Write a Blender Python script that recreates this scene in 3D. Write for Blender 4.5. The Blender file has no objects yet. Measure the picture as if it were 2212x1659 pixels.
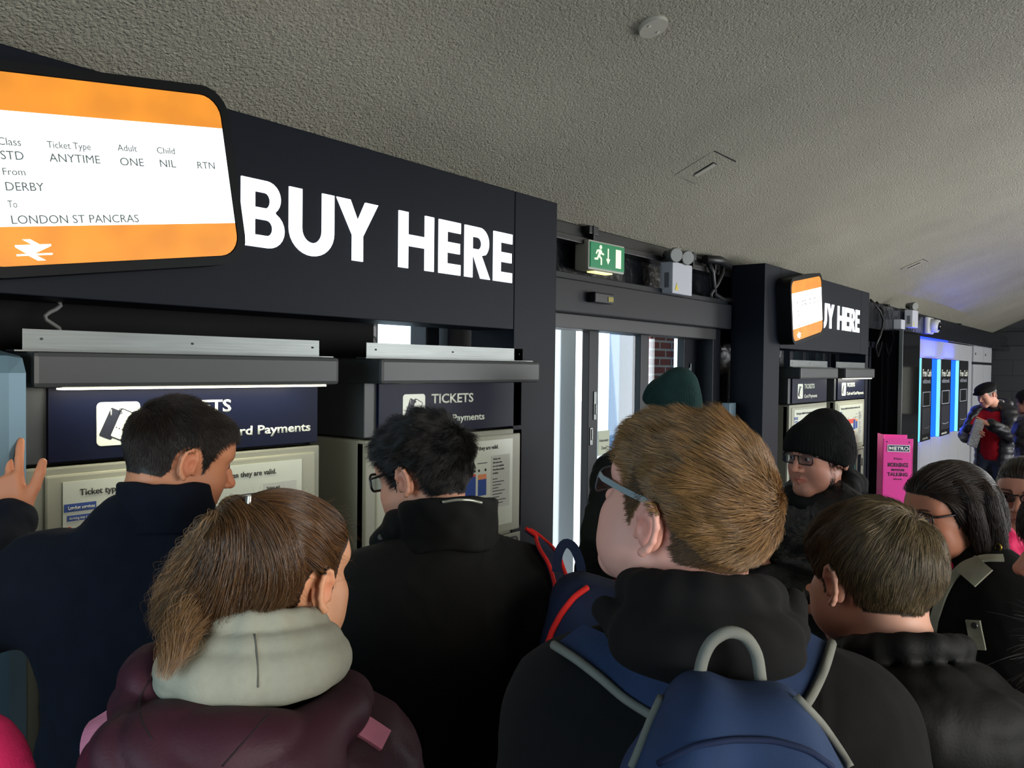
import bpy, bmesh, math, random
import numpy as np
from mathutils import Vector, Matrix, Euler

SC = bpy.context.scene
COL = SC.collection
PI = math.pi
def R(d): return math.radians(d)

# ------------------------------------------------------------------ camera
CAM_AZ, CAM_PITCH, CAM_ROLL, CAM_H, FPX = 38.6, -1.2, 0.67, 1.85, 1736.0
_a, _p, _r = R(CAM_AZ), R(CAM_PITCH), R(CAM_ROLL)
CF = Vector((math.cos(_a)*math.cos(_p), math.sin(_a)*math.cos(_p), math.sin(_p)))
_r0 = CF.cross(Vector((0, 0, 1))).normalized(); _u0 = _r0.cross(CF)
CR = _r0*math.cos(_r) + _u0*math.sin(_r)
CU = -_r0*math.sin(_r) + _u0*math.cos(_r)
CO = Vector((0, 0, CAM_H))
cd = bpy.data.cameras.new('camera'); cam = bpy.data.objects.new('camera', cd); COL.objects.link(cam)
cd.sensor_width = 36.0; cd.lens = FPX/2212*36.0; cd.clip_start = 0.05; cd.clip_end = 300
m = Matrix((CR, CU, -CF)).transposed().to_4x4(); m.translation = CO
cam.matrix_world = m
SC.camera = cam
def at(px, py, depth):
    """world point seen at a pixel of the 2212x1659 frame, at a distance along the view axis"""
    return CO + (CF + CR*((px-1106)/FPX) - CU*((py-829.5)/FPX))*depth

# ------------------------------------------------------------------ world, exposure
SC.view_settings.view_transform = 'Standard'
SC.view_settings.look = 'None'
SC.view_settings.exposure = -0.22
SC.view_settings.gamma = 1.0
SC.view_settings.use_curve_mapping = False
w = bpy.data.worlds.new('world'); SC.world = w; w.use_nodes = True
bg = w.node_tree.nodes['Background']; bg.inputs[0].default_value = (0.90, 0.96, 1.0, 1); bg.inputs[1].default_value = 4.0
SC.cycles.use_fast_gi = False
SC.cycles.max_bounces = 5; SC.cycles.diffuse_bounces = 3; SC.cycles.glossy_bounces = 3
SC.cycles.transmission_bounces = 4; SC.cycles.transparent_max_bounces = 10
SC.cycles.caustics_reflective = False; SC.cycles.caustics_refractive = False
SC.cycles.sample_clamp_indirect = 3.0
SC.cycles.use_adaptive_sampling = True; SC.cycles.adaptive_threshold = 0.03
SC.cycles.use_denoising = True

def area(name, loc, tgt, sx, sy, power, col, spread=180):
    l = bpy.data.lights.new(name, 'AREA'); l.shape = 'RECTANGLE'; l.size = sx; l.size_y = sy
    l.energy = power; l.color = col; l.spread = R(spread)
    o = bpy.data.objects.new(name, l); COL.objects.link(o); o.location = loc
    o.rotation_euler = (Vector(tgt)-Vector(loc)).to_track_quat('-Z', 'Y').to_euler()
    return o
# daylight through the wide glazed front behind and to the right of the camera
area('daylight_front', (8.4, -3.35, 1.45), (8.4, 0.6, 2.5), 5.0, 1.9, 340, (0.97, 0.97, 0.97))
area('daylight_near', (0.4, -3.35, 1.9), (0.6, 1.0, 1.15), 2.4, 1.3, 23, (1.0, 0.94, 0.86), 55)
area('daylight_side', (-2.35, 0.9, 1.85), (1.0, 1.5, 1.2), 1.8, 1.4, 17, (0.62, 0.84, 1.0), 80)
area('daylight_hall', (15.5, -3.3, 1.6), (15.5, 0.5, 2.0), 4.0, 2.0, 100, (0.97, 0.97, 1.0))
# warm ceiling lamps further along the hall
for lx, ly, lw_ in ((2.2, -1.6, 13), (9.5, -1.3, 32), (13.5, -1.2, 32)):
    area('ceiling_lamp_light', (lx, ly, 3.0), (lx, ly, 0), 0.5, 0.5, lw_, (1.0, 0.86, 0.66))

# ------------------------------------------------------------------ materials
def lin(c):
    c = c/255.0
    return c/12.92 if c <= 0.04045 else ((c+0.055)/1.055)**2.4
def rgb(r, g, b): return (lin(r), lin(g), lin(b), 1.0)
_M = {}
def mat(name, col, rough=0.5, metal=0.0, bump=0.0, bscale=60.0, var=0.0, vscale=8.0, emit=None, es=1.0, spec=0.5, detail=3.0, sheen=0.0, aniso=None, attr=None, coat=0.0, wr=0.0, wrs=11.0):
    if name in _M: return _M[name]
    m = bpy.data.materials.new(name); m.use_nodes = True
    nt = m.node_tree; N = nt.nodes; L = nt.links
    b = N['Principled BSDF']
    c = rgb(*col)
    b.inputs['Base Color'].default_value = c
    b.inputs['Roughness'].default_value = rough; b.inputs['Metallic'].default_value = metal
    b.inputs['Specular IOR Level'].default_value = spec
    if sheen: b.inputs['Sheen Weight'].default_value = sheen; b.inputs['Sheen Roughness'].default_value = 0.6
    if coat: b.inputs['Coat Weight'].default_value = coat
    tc = N.new('ShaderNodeTexCoord')
    src = tc.outputs['Object']
    if aniso:
        mp = N.new('ShaderNodeMapping'); mp.inputs['Scale'].default_value = aniso
        L.new(src, mp.inputs[0]); src = mp.outputs[0]
    if attr:
        at_ = N.new('ShaderNodeAttribute'); at_.attribute_name = attr
        L.new(at_.outputs['Color'], b.inputs['Base Color'])
    if var:
        n = N.new('ShaderNodeTexNoise'); n.inputs['Scale'].default_value = vscale; n.inputs['Detail'].default_value = 5
        L.new(src, n.inputs['Vector'])
        mx = N.new('ShaderNodeMix'); mx.data_type = 'RGBA'; mx.blend_type = 'MULTIPLY'
        mr = N.new('ShaderNodeMapRange'); mr.inputs['From Min'].default_value = 0.3; mr.inputs['From Max'].default_value = 0.7
        mr.inputs['To Min'].default_value = 1-var; mr.inputs['To Max'].default_value = 1+var*0.6
        L.new(n.outputs['Fac'], mr.inputs['Value'])
        mx.inputs['Factor'].default_value = 1.0
        if attr: L.new(at_.outputs['Color'], mx.inputs['A'])
        else: mx.inputs['A'].default_value = c
        L.new(mr.outputs[0], mx.inputs['B']); L.new(mx.outputs['Result'], b.inputs['Base Color'])
    if bump:
        n2 = N.new('ShaderNodeTexNoise'); n2.inputs['Scale'].default_value = bscale; n2.inputs['Detail'].default_value = detail
        L.new(src, n2.inputs['Vector'])
        bp = N.new('ShaderNodeBump'); bp.inputs['Strength'].default_value = bump; bp.inputs['Distance'].default_value = 0.5/bscale
        L.new(n2.outputs['Fac'], bp.inputs['Height']); L.new(bp.outputs[0], b.inputs['Normal'])
        if wr:
            n3 = N.new('ShaderNodeTexNoise'); n3.inputs['Scale'].default_value = wrs; n3.inputs['Detail'].default_value = 4; n3.inputs['Distortion'].default_value = 1.6; n3.inputs['Roughness'].default_value = .55
            n3.noise_type = 'RIDGED_MULTIFRACTAL'
            mp3 = N.new('ShaderNodeMapping'); mp3.inputs['Rotation'].default_value = (.4, .5, .3); mp3.inputs['Scale'].default_value = (1, 1, .55)
            L.new(src, mp3.inputs[0]); L.new(mp3.outputs[0], n3.inputs['Vector'])
            b3 = N.new('ShaderNodeBump'); b3.inputs['Strength'].default_value = wr; b3.inputs['Distance'].default_value = .012
            L.new(n3.outputs[0], b3.inputs['Height']); L.new(b3.outputs[0], bp.inputs['Normal'])
    if emit:
        b.inputs['Emission Color'].default_value = rgb(*emit); b.inputs['Emission Strength'].default_value = es
    _M[name] = m
    return m
def glassmat(name, tint=(235, 245, 250), refl=0.08, rough=0.02):
    if name in _M: return _M[name]
    m = bpy.data.materials.new(name); m.use_nodes = True
    nt = m.node_tree; N = nt.nodes; L = nt.links; N.clear()
    o = N.new('ShaderNodeOutputMaterial'); t = N.new('ShaderNodeBsdfTransparent'); t.inputs[0].default_value = rgb(*tint)
    g = N.new('ShaderNodeBsdfGlossy'); g.inputs['Roughness'].default_value = rough
    mx = N.new('ShaderNodeMixShader'); lw = N.new('ShaderNodeLayerWeight'); lw.inputs['Blend'].default_value = 0.5
    pw = N.new('ShaderNodeMath'); pw.operation = 'POWER'; pw.inputs[1].default_value = 4.0; L.new(lw.outputs['Facing'], pw.inputs[0])
    fr = N.new('ShaderNodeMath'); fr.operation = 'MULTIPLY_ADD'; fr.inputs[1].default_value = 0.55; fr.inputs[2].default_value = refl*.5; L.new(pw.outputs[0], fr.inputs[0])
    L.new(fr.outputs[0], mx.inputs[0]); L.new(t.outputs[0], mx.inputs[1]); L.new(g.outputs[0], mx.inputs[2]); L.new(mx.outputs[0], o.inputs[0])
    _M[name] = m
    return m

# ------------------------------------------------------------------ object helpers
def tag(o, label=None, cat=None, group=None, kind=None):
    if label: o['label'] = label
    if cat: o['category'] = cat
    if group: o['group'] = group
    if kind: o['kind'] = kind
    return o
def thing(name, label, cat, loc=(0, 0, 0), rotz=0.0, group=None):
    o = bpy.data.objects.new(name, None); COL.objects.link(o); o.empty_display_size = 0.1
    o.location = loc; o.rotation_euler = (0, 0, rotz)
    return tag(o, label, cat, group)
def link(name, me, m=None, parent=None, label=None):
    o = bpy.data.objects.new(name, me); COL.objects.link(o)
    if m is not None:
        me.materials.clear()
        for mm in (m if isinstance(m, (list, tuple)) else [m]): me.materials.append(mm)
    if parent is not None: o.parent = parent
    if label: o['label'] = label
    return o
class MB:
    """collects boxes, prisms and tubes, then links them as ONE mesh object"""
    def __init__(s): s.bm = bmesh.new(); s.mi = 0
    def faces_new(s, fs):
        for f in fs: f.material_index = s.mi
    def box(s, x0, x1, y0, y1, z0, z1, bev=0.0, rot=None, piv=None):
        r = bmesh.ops.create_cube(s.bm, size=1.0); vs = r['verts']
        sx, sy, sz = abs(x1-x0), abs(y1-y0), abs(z1-z0)
        for v in vs: v.co = Vector((v.co.x*sx+(x0+x1)/2, v.co.y*sy+(y0+y1)/2, v.co.z*sz+(z0+z1)/2))
        fs = list({f for v in vs for f in v.link_faces}); s.faces_new(fs)
        if bev > 0:
            es = list({e for v in vs for e in v.link_edges})
            rb = bmesh.ops.bevel(s.bm, geom=es, offset=min(bev, sx*.45, sy*.45, sz*.45), segments=2, profile=0.6, affect='EDGES')
            s.faces_new(rb['faces']); vs = list({v for f in rb['faces'] for v in f.verts} | {v for v in vs if v.is_valid})
        if rot is not None:
            p = Vector(piv if piv else ((x0+x1)/2, (y0+y1)/2, (z0+z1)/2))
            M = rot.to_matrix() if isinstance(rot, Euler) else rot
            for v in vs: v.co = M @ (v.co-p) + p
        return s
    def cyl(s, a, b, r0, r1=None, n=20, cap=True):
        a, b = Vector(a), Vector(b); r1 = r0 if r1 is None else r1
        q = (b-a).to_track_quat('Z', 'Y')
        ra = [s.bm.verts.new(a+q@Vector((r0*math.cos(2*PI*i/n), r0*math.sin(2*PI*i/n), 0))) for i in range(n)]
        rb = [s.bm.verts.new(b+q@Vector((r1*math.cos(2*PI*i/n), r1*math.sin(2*PI*i/n), 0))) for i in range(n)]
        fs = [s.bm.faces.new((ra[i], ra[(i+1) % n], rb[(i+1) % n], rb[i])) for i in range(n)]
        for f in fs: f.smooth = True
        if cap: fs += [s.bm.faces.new(ra[::-1]), s.bm.faces.new(rb)]
        s.faces_new(fs); return s
    def prism(s, pts, ax, lo, hi):
        """polygon pts (2-D) pushed along an axis: ax='x' -> pts are (y,z); 'y' -> (x,z); 'z' -> (x,y)"""
        def P(p, t): return {'x': (t, p[0], p[1]), 'y': (p[0], t, p[1]), 'z': (p[0], p[1], t)}[ax]
        A = [s.bm.verts.new(P(p, lo)) for p in pts]; B = [s.bm.verts.new(P(p, hi)) for p in pts]; n = len(pts)
        fs = [s.bm.faces.new(A), s.bm.faces.new(B[::-1])]
        fs += [s.bm.faces.new((A[i], B[i], B[(i+1) % n], A[(i+1) % n])) for i in range(n)]
        s.faces_new(fs); return s
    def tube(s, pts, r, n=8, close=False):
        pts = [Vector(p) for p in pts]; k = len(pts); rings = []
        rr = r if isinstance(r, (list, tuple)) else [r]*k
        up = Vector((0, 0, 1)); prev = None
        for i, p in enumerate(pts):
            if close: t = pts[(i+1) % k]-pts[i-1]
            else: t = pts[min(i+1, k-1)]-pts[max(i-1, 0)]
            t = t.normalized() if t.length > 1e-9 else Vector((0, 0, 1))
            if prev is None:
                u = t.cross(up); u = u.normalized() if u.length > 1e-4 else Vector((1, 0, 0))
            else:
                u = prev - t*prev.dot(t); u = u.normalized() if u.length > 1e-5 else prev
            prev = u; v = t.cross(u)
            rings.append([s.bm.verts.new(p+(u*math.cos(2*PI*j/n)+v*math.sin(2*PI*j/n))*rr[i]) for j in range(n)])
        fs = []
        for i in range(k if close else k-1):
            A, B = rings[i], rings[(i+1) % k]
            for j in range(n):
                f = s.bm.faces.new((A[j], A[(j+1) % n], B[(j+1) % n], B[j])); f.smooth = True; fs.append(f)
        if not close: fs += [s.bm.faces.new(rings[0][::-1]), s.bm.faces.new(rings[-1])]
        s.faces_new(fs); return s
    def strap(s, pts, nrm, w, t):
        """flat band: centre line pts, surface normals nrm, width w, thickness t"""
        pts = [Vector(p) for p in pts]; k = len(pts); rings = []
        ww = w if isinstance(w, (list, tuple)) else [w]*k
        for i, p in enumerate(pts):
            d = (pts[min(i+1, k-1)]-pts[max(i-1, 0)]).normalized()
            n = Vector(nrm[i]); n = (n-d*n.dot(d)).normalized(); q = d.cross(n)
            rings.append([s.bm.verts.new(p+q*a*ww[i]/2+n*b*t/2) for a, b in ((-1, -1), (1, -1), (1, 1), (-1, 1))])
        fs = []
        for i in range(k-1):
            for j in range(4): fs.append(s.bm.faces.new((rings[i][j], rings[i][(j+1) % 4], rings[i+1][(j+1) % 4], rings[i+1][j])))
        fs += [s.bm.faces.new(rings[0][::-1]), s.bm.faces.new(rings[-1])]
        s.faces_new(fs); return s
    def obj(s, name, m, parent=None, label=None, M=None):
        bmesh.ops.recalc_face_normals(s.bm, faces=s.bm.faces[:])
        me = bpy.data.meshes.new(name); s.bm.to_mesh(me); s.bm.free()
        if M is not None: me.transform(M)
        return link(name, me, m, parent, label)
def struct(o, name=None):
    o['kind'] = 'structure'
    return o
def rr2(w, h, r, n=6):
    out = []
    for cx, cy, a0 in ((w/2-r, h/2-r, 0), (-w/2+r, h/2-r, 90), (-w/2+r, -h/2+r, 180), (w/2-r, -h/2+r, 270)):
        for i in range(n+1): out.append((cx+r*math.cos(R(a0+90*i/n)), cy+r*math.sin(R(a0+90*i/n))))
    return out
def flat(polys, thick, M, name, m, parent, label=None):
    """2-D outlines (holes allowed) in the x-z plane as a thin plate, placed by M"""
    cu = bpy.data.curves.new(name, 'CURVE'); cu.dimensions = '2D'; cu.fill_mode = 'BOTH'; cu.extrude = thick/2
    for p in polys:
        sp = cu.splines.new('POLY'); sp.points.add(len(p)-1)
        for i, q in enumerate(p): sp.points[i].co = (q[0], q[1], 0, 1)
        sp.use_cyclic_u = True
    o = bpy.data.objects.new(name, cu)
    me = bpy.data.meshes.new_from_object(o); bpy.data.objects.remove(o)
    me.transform(M @ Matrix.Rotation(PI/2, 4, 'X'))
    return link(name, me, m, parent, label)
def text(s, h, M, name, m, parent, bold=0.0, align='LEFT', width=None, thick=0.0008, sp=1.0, shear=0.0):
    """lettering in the x-z plane (cap height h), as a mesh; width squeezes it to a given length"""
    cu = bpy.data.curves.new(name, 'FONT'); cu.body = s; cu.size = 1.0; cu.extrude = 0; cu.offset = 0
    cu.align_x = align; cu.space_character = sp; cu.shear = shear; cu.resolution_u = 3
    cu.offset = bold
    o = bpy.data.objects.new(name, cu)
    me = bpy.data.meshes.new_from_object(o); bpy.data.objects.remove(o); bpy.data.curves.remove(cu)
    if not me.vertices: return None
    cap = 0.73
    k = h/cap; kx = k
    if width:
        xs = [v.co.x for v in me.vertices]; kx = width/(max(xs)-min(xs))
    me.transform(Matrix.Diagonal((kx, k, 1, 1)))
    bm = bmesh.new(); bm.from_mesh(me)
    ex = bmesh.ops.extrude_face_region(bm, geom=bm.faces[:])
    for v in ex['geom']:
        if isinstance(v, bmesh.types.BMVert): v.co.z += thick
    bmesh.ops.recalc_face_normals(bm, faces=bm.faces[:])
    bm.to_mesh(me); bm.free()
    me.transform(M @ Matrix.Rotation(PI/2, 4, 'X'))
    return link(name, me, m, parent)
def T(x, y, z): return Matrix.Translation((x, y, z))
def copy_tree(o, parent=None, ren=None):
    c = o.copy(); COL.objects.link(c); c.parent = parent
    for ch in list(o.children): copy_tree(ch, c)
    return c
# ================================================================== setting
YW = 2.45           # face of the long dark wall
def vault(y): return 2.60+0.75*(1-((y+0.4)/2.8)**2)
# ceiling: shallow plastered barrel vault, real thickness
mcl = mat('artex_plaster', (160, 156, 140), rough=0.8, var=0.10, vscale=1.3, spec=0.35)
def artex(m):
    nt = m.node_tree; N = nt.nodes; L = nt.links; b = N['Principled BSDF']
    tc = N.new('ShaderNodeTexCoord')
    a = N.new('ShaderNodeTexNoise'); a.inputs['Scale'].default_value = 92; a.inputs['Detail'].default_value = 3; a.inputs['Distortion'].default_value = 1.2
    v = N.new('ShaderNodeTexVoronoi'); v.inputs['Scale'].default_value = 105; v.feature = 'SMOOTH_F1'
    L.new(tc.outputs['Object'], a.inputs['Vector']); L.new(tc.outputs['Object'], v.inputs['Vector'])
    mm = N.new('ShaderNodeMath'); mm.operation = 'MULTIPLY_ADD'; mm.inputs[1].default_value = -0.6
    L.new(v.outputs['Distance'], mm.inputs[0]); L.new(a.outputs['Fac'], mm.inputs[2])
    bp = N.new('ShaderNodeBump'); bp.inputs['Strength'].default_value = 0.9; bp.inputs['Distance'].default_value = 0.010
    L.new(mm.outputs[0], bp.inputs['Height']); L.new(bp.outputs[0], b.inputs['Normal'])
artex(mcl)
def ceil_mesh():
    bm = bmesh.new(); xs = [-2.5+i*0.35 for i in range(59)]; ys = [YW+0.1-j*0.16 for j in range(38)]
    lo, hi = [], []
    for x in xs:
        # bays of the vault swell gently along its length
        g = lambda y: 0.05*math.sin((x-4.2)*1.05)*max(0, 1-abs((y-0.6)/2.2))
        lo.append([bm.verts.new((x, y, max(vault(max(y, -3.2)), 2.4)+g(y))) for y in ys])
        hi.append([bm.verts.new((x, y, 3.8)) for y in ys])
    n, k = len(xs), len(ys)
    for i in range(n-1):
        for j in range(k-1):
            f = bm.faces.new((lo[i][j], lo[i+1][j], lo[i+1][j+1], lo[i][j+1])); f.smooth = True
            bm.faces.new((hi[i][j], hi[i][j+1], hi[i+1][j+1], hi[i+1][j]))
    for i in range(n-1):
        bm.faces.new((lo[i][0], hi[i][0], hi[i+1][0], lo[i+1][0])); bm.faces.new((lo[i][-1], lo[i+1][-1], hi[i+1][-1], hi[i][-1]))
    for j in range(k-1):
        bm.faces.new((lo[0][j], lo[0][j+1], hi[0][j+1], hi[0][j])); bm.faces.new((lo[-1][j], hi[-1][j], hi[-1][j+1], lo[-1][j+1]))
    me = bpy.data.meshes.new('ceiling'); bmesh.ops.recalc_face_normals(bm, faces=bm.faces[:]); bm.to_mesh(me); bm.free()
    return me
struct(link('ceiling', ceil_mesh(), mcl))
mfl = mat('floor_vinyl', (92, 88, 98), rough=0.55, bump=0.1, bscale=200, var=0.12, vscale=5)
struct(MB().box(-2.5, 18, -3.45, YW, -0.1, 0).obj('floor', mfl))
struct(MB().box(-10, 40, YW, 25, -0.14, -0.02).obj('trim_1', mat('outdoor_paving', (190, 192, 195), rough=0.8, var=0.1, bump=0.2, bscale=30)))
mwall = mat('wall_dark_gloss', (11, 15, 20), rough=0.28, var=0.25, vscale=3, bump=0.25, bscale=9, spec=0.4)
mblack = mat('black_paint', (13, 15, 17), rough=0.45, var=0.2, vscale=4)
mnavy = mat('navy_powder_coat', (9, 15, 25), rough=0.5, bump=0.03, bscale=400, spec=0.14)
W = MB()
# long wall with openings: window 1 (2.19..2.80), door (3.25..5.30), window 2 (6.75..8.15), pier to the cash wall
for x0, x1, z0, z1 in ((-2.5, 2.19, 0, 2.62), (2.19, 2.98, 0, 1.3), (2.19, 2.98, 2.2, 2.62), (2.98, 3.25, 0, 2.62), (3.25, 5.30, 2.14, 2.62),
                       (5.30, 6.75, 0, 2.62), (6.75, 8.16, 0, 1.3), (6.75, 8.16, 2.2, 2.62), (8.16, 18.2, 0, 2.62)):
    W.box(x0, x1, YW, YW+0.22, z0, z1)
struct(W.obj('wall_front', mwall))
mwl = mat('wall_plaster', (120, 117, 108), rough=0.8, bump=0.3, bscale=50)
struct(MB().box(-2.72, -2.5, -3.6, YW+.2, 0, 3.4).obj('wall_left', mwl))
B_ = MB()
for x0, x1, z0, z1 in ((-2.5, -0.8, 0, 3.4), (-0.8, 1.6, 0, 0.5), (-0.8, 1.6, 2.5, 3.4), (1.6, 3.5, 0, 3.4), (3.5, 9.5, 0, 0.4), (3.5, 9.5, 2.65, 3.4), (9.5, 13.5, 0, 3.4), (13.5, 17.5, 0, .5), (13.5, 17.5, 2.6, 3.4), (17.5, 18.2, 0, 3.4)):
    B_.box(x0, x1, -3.62, -3.42, z0, z1)
struct(B_.obj('wall_back', mwl))
# far end wall: dark tiles below a pale lunette under the vault
E_ = MB()
E_.box(17.9, 18.15, -3.42, YW, 0, 2.42); E_.mi = 1
E_.box(17.9, 18.15, -3.42, YW, 2.42, 3.5)
mtile = mat('end_wall_tiles', (64, 66, 66), rough=0.45, var=0.12, vscale=2)
def tiles(m, sx, sz, gap=0.02, mortar=(40, 40, 41), ax=1):
    nt = m.node_tree; N = nt.nodes; L = nt.links; b = N['Principled BSDF']
    tc = N.new('ShaderNodeTexCoord'); mp = N.new('ShaderNodeMapping'); mp.inputs['Rotation'].default_value = (PI/2, 0, PI/2) if ax == 1 else (PI/2, 0, 0)
    br = N.new('ShaderNodeTexBrick'); br.offset = 0.5; br.inputs['Scale'].default_value = 1.0
    br.inputs['Brick Width'].default_value = sx; br.inputs['Row Height'].default_value = sz; br.inputs['Mortar Size'].default_value = gap
    c = b.inputs['Base Color'].default_value[:]
    br.inputs['Color1'].default_value = c; br.inputs['Color2'].default_value = (c[0]*.85, c[1]*.87, c[2]*.9, 1); br.inputs['Mortar'].default_value = rgb(*mortar)
    L.new(tc.outputs['Object'], mp.inputs[0])
    sep = N.new('ShaderNodeSeparateXYZ'); cmb = N.new('ShaderNodeCombineXYZ')
    L.new(tc.outputs['Object'], sep.inputs[0]); L.new(sep.outputs[1 if ax == 1 else 0], cmb.inputs[0]); L.new(sep.outputs[2], cmb.inputs[1])
    L.new(cmb.outputs[0], br.inputs['Vector']); L.new(br.outputs['Color'], b.inputs['Base Color'])
tiles(mtile, 0.6, 0.3, 0.006)
struct(E_.obj('wall_right', [mtile, mat('lunette_plaster', (186, 184, 176), rough=0.8, bump=0.2, bscale=40)]))
# black cornice, runs under the vault along the wall and turns on the end wall
C_ = MB()
C_.box(2.95, 17.9, 2.37, YW+.01, 2.535, 2.60, 0.006)
C_.box(2.95, 17.9, 2.345, YW+.01, 2.50, 2.535, 0.004)
struct(C_.obj('trim_2', mat('cornice_black', (12, 13, 14), rough=0.35)))
struct(MB().box(8.0, 17.9, 2.16, YW+.01, 2.27, 2.52).obj('trim_3', mat('fascia_gloss', (20, 22, 26), rough=0.16, bump=0.15, bscale=6)))
struct(MB().box(17.6, 17.9, -3.4, YW-.0, 2.36, 2.62, 0.01).obj('trim_4', mat('beam_dark', (42, 44, 46), rough=0.5)))
for x in (3.55, 4.72, 5.05, 9.6, 10.4, 13.9):
    tag(MB().box(x, x+.09, 2.325, 2.38, 2.555, 2.60, .006).box(x+.03, x+.05, 2.32, 2.375, 2.50, 2.6).obj('cornice_bracket', mblack),
        'small black metal bracket clipped under the black cornice where it meets the plastered ceiling', 'bracket', group='brackets on the black cornice')

# ------------------------------------------------------------------ windows, doors
mframe = mat('door_frame_aluminium', (13, 17, 24), rough=0.4, spec=.25, bump=0.02, bscale=300)
mframeb = mat('outer_frame_blue_grey', (92, 118, 150), rough=0.35, metal=0.2)
msteel = mat('brushed_steel', (116, 120, 118), rough=0.38, metal=0.85, var=0.15, vscale=6, aniso=(1, 30, 30))
mglass = glassmat('clear_glass')
def window(n, x0, x1, z0, z1, mull):
    f = MB(); f.box(x0, x1, YW+.04, YW+.12, z0, z0+.05, .004).box(x0, x1, YW+.04, YW+.12, z1-.05, z1, .004)
    f.box(x0, x0+.045, YW+.04, YW+.12, z0, z1, .004).box(x1-.045, x1, YW+.04, YW+.12, z0, z1, .004)
    for a, b in mull: f.box(a, b, YW+.03, YW+.13, z0, z1, .004)
    o = struct(f.obj('window_%d' % n, mframe))
    MB().box(x0+.02, x1-.02, YW+.075, YW+.085, z0+.03, z1-.03).obj('pane', mglass, o)
window(1, 2.19, 2.98, 1.3, 2.2, ((2.505, 2.587), (2.645, 2.80), (2.86, 2.90)))
window(2, 6.75, 8.16, 1.3, 2.2, ((6.98, 7.06), (7.32, 7.40), (7.60, 7.66), (7.88, 7.96)))
# automatic sliding doors: operator box, header, two leaves
d = MB()
d.box(3.15, 5.32, 2.33, YW, 2.30, 2.335, .004)                   # ledge
d.box(3.15, 5.32, 2.30, YW, 2.13, 2.30, .008)                    # operator casing
d.box(5.20, 5.32, 2.38, YW+.1, 0, 2.13, .004); d.box(3.15, 3.27, 2.38, YW+.1, 0, 2.13, .004)
door = struct(d.obj('door_1', mframe))
def leaf(x0, x1, xs, y, lock):
    f = MB(); f.box(x0, x1, y, y+.05, 2.06, 2.12, .004).box(x0, x1, y, y+.05, .02, .12, .004)
    for a, b in xs: f.box(a, b, y, y+.05, .02, 2.12, .004)
    o = f.obj('door_leaf', mframe, door)
    MB().box(x0+.02, x1-.02, y+.021, y+.029, .1, 2.08).obj('glass_pane', mglass, o)
    for a, z0, z1 in lock: MB().box(a-.014, a+.014, y-.006, y+.001, z0, z1, .003).box(a-.006, a+.006, y-.012, y-.004, z0+.03, z0+.09, .002).obj('lock_plate', msteel, o)
    return o
lf1 = leaf(3.74, 4.41, ((3.74, 3.835), (4.31, 4.41)), 2.44, ((3.80, 1.56, 1.72), (3.765, 1.42, 1.52), (3.765, .95, 1.1)))
lf2 = leaf(4.43, 5.20, ((4.43, 4.47), (5.0, 5.20)), 2.50, ((4.46, 1.72, 1.88), (5.09, 1.80, 1.86), (5.09, 1.7, 1.76)))
hd = MB().box(3.27, 5.20, 2.36, 2.52, 2.055, 2.13, .004).obj('door_track', mblack, door)
nt_ = tag(MB().box(3.865, 3.985, 2.455, 2.459, 1.352, 1.492).obj('door_notice', mat('notice_paper', (196, 202, 180), rough=0.8)), 'pale printed notice stuck on the glass of the sliding door', 'notice')
text('Automatic', .017, T(3.875, 2.4545, 1.43), 'notice_text', mat('ink', (45, 50, 52), rough=.7), nt_, width=.10)
text('Door!', .02, T(3.90, 2.4545, 1.385), 'notice_text', _M['ink'], nt_, width=.055)
# outside: posts, brick pier, outer screen
tag(MB().box(4.80, 5.0, 3.38, 3.5, 0, 2.6, .01).obj('bollard_post', mat('white_paint', (205, 212, 214), rough=.5)), 'pale square post standing outside behind the gap of the sliding doors', 'post')
mb_ = mat('red_brick', (146, 74, 62), rough=0.85, bump=.2, bscale=60); tiles(mb_, .225, .075, .010, (190, 180, 170), ax=0)
tag(MB().box(6.35, 6.80, 3.50, 3.85, -.02, 2.54).obj('brick_pier', mb_), 'red brick pier outside, seen through the right-hand door glass', 'pier')
o = MB(); o.box(5.56, 5.72, 3.34, 3.44, 0, 2.75, .006).box(5.76, 5.87, 3.34, 3.44, 0, 2.75, .006).box(5.4, 8.4, 3.34, 3.44, 2.55, 2.75, .006)
o.box(6.74, 6.83, 3.32, 3.42, 0, 2.75, .006).box(6.88, 6.97, 3.32, 3.42, 0, 2.75, .006).box(7.3, 7.4, 3.32, 3.42, 0, 2.75, .006)
tag(o.obj('outer_screen_frame', mframeb), 'blue-grey metal frame of the outer porch screen beyond the doors', 'frame')

# ------------------------------------------------------------------ ceiling fittings
def on_vault(x, y, dz=0.0):
    s = -2*0.75*(y+0.4)/2.8**2
    z = vault(y) + 0.05*math.sin((x-4.2)*1.05)*max(0, 1-abs((y-0.6)/2.2))
    return Matrix.Translation((x, y, z+dz)) @ Matrix.Rotation(math.atan(s), 4, 'X')
mcp = mat('painted_cover', (172, 168, 154), rough=.6, bump=.05, bscale=90)
b = MB(); b.cyl((0, 0, -.012), (0, 0, .02), .05, .052, 36); o = b.obj('ceiling_cover_plate', mcp, M=on_vault(2.45, 1.36, -.004))
tag(o, 'round blank cover plate with two screws on the textured ceiling', 'cover plate')
for sx in (-.03, .03):
    b = MB(); b.cyl((sx, 0, -.015), (sx, 0, -.01), .005, n=10); b.obj('screw', mat('screw_head', (210, 208, 196), rough=.4), o, M=on_vault(2.45, 1.36, -.004))
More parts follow.
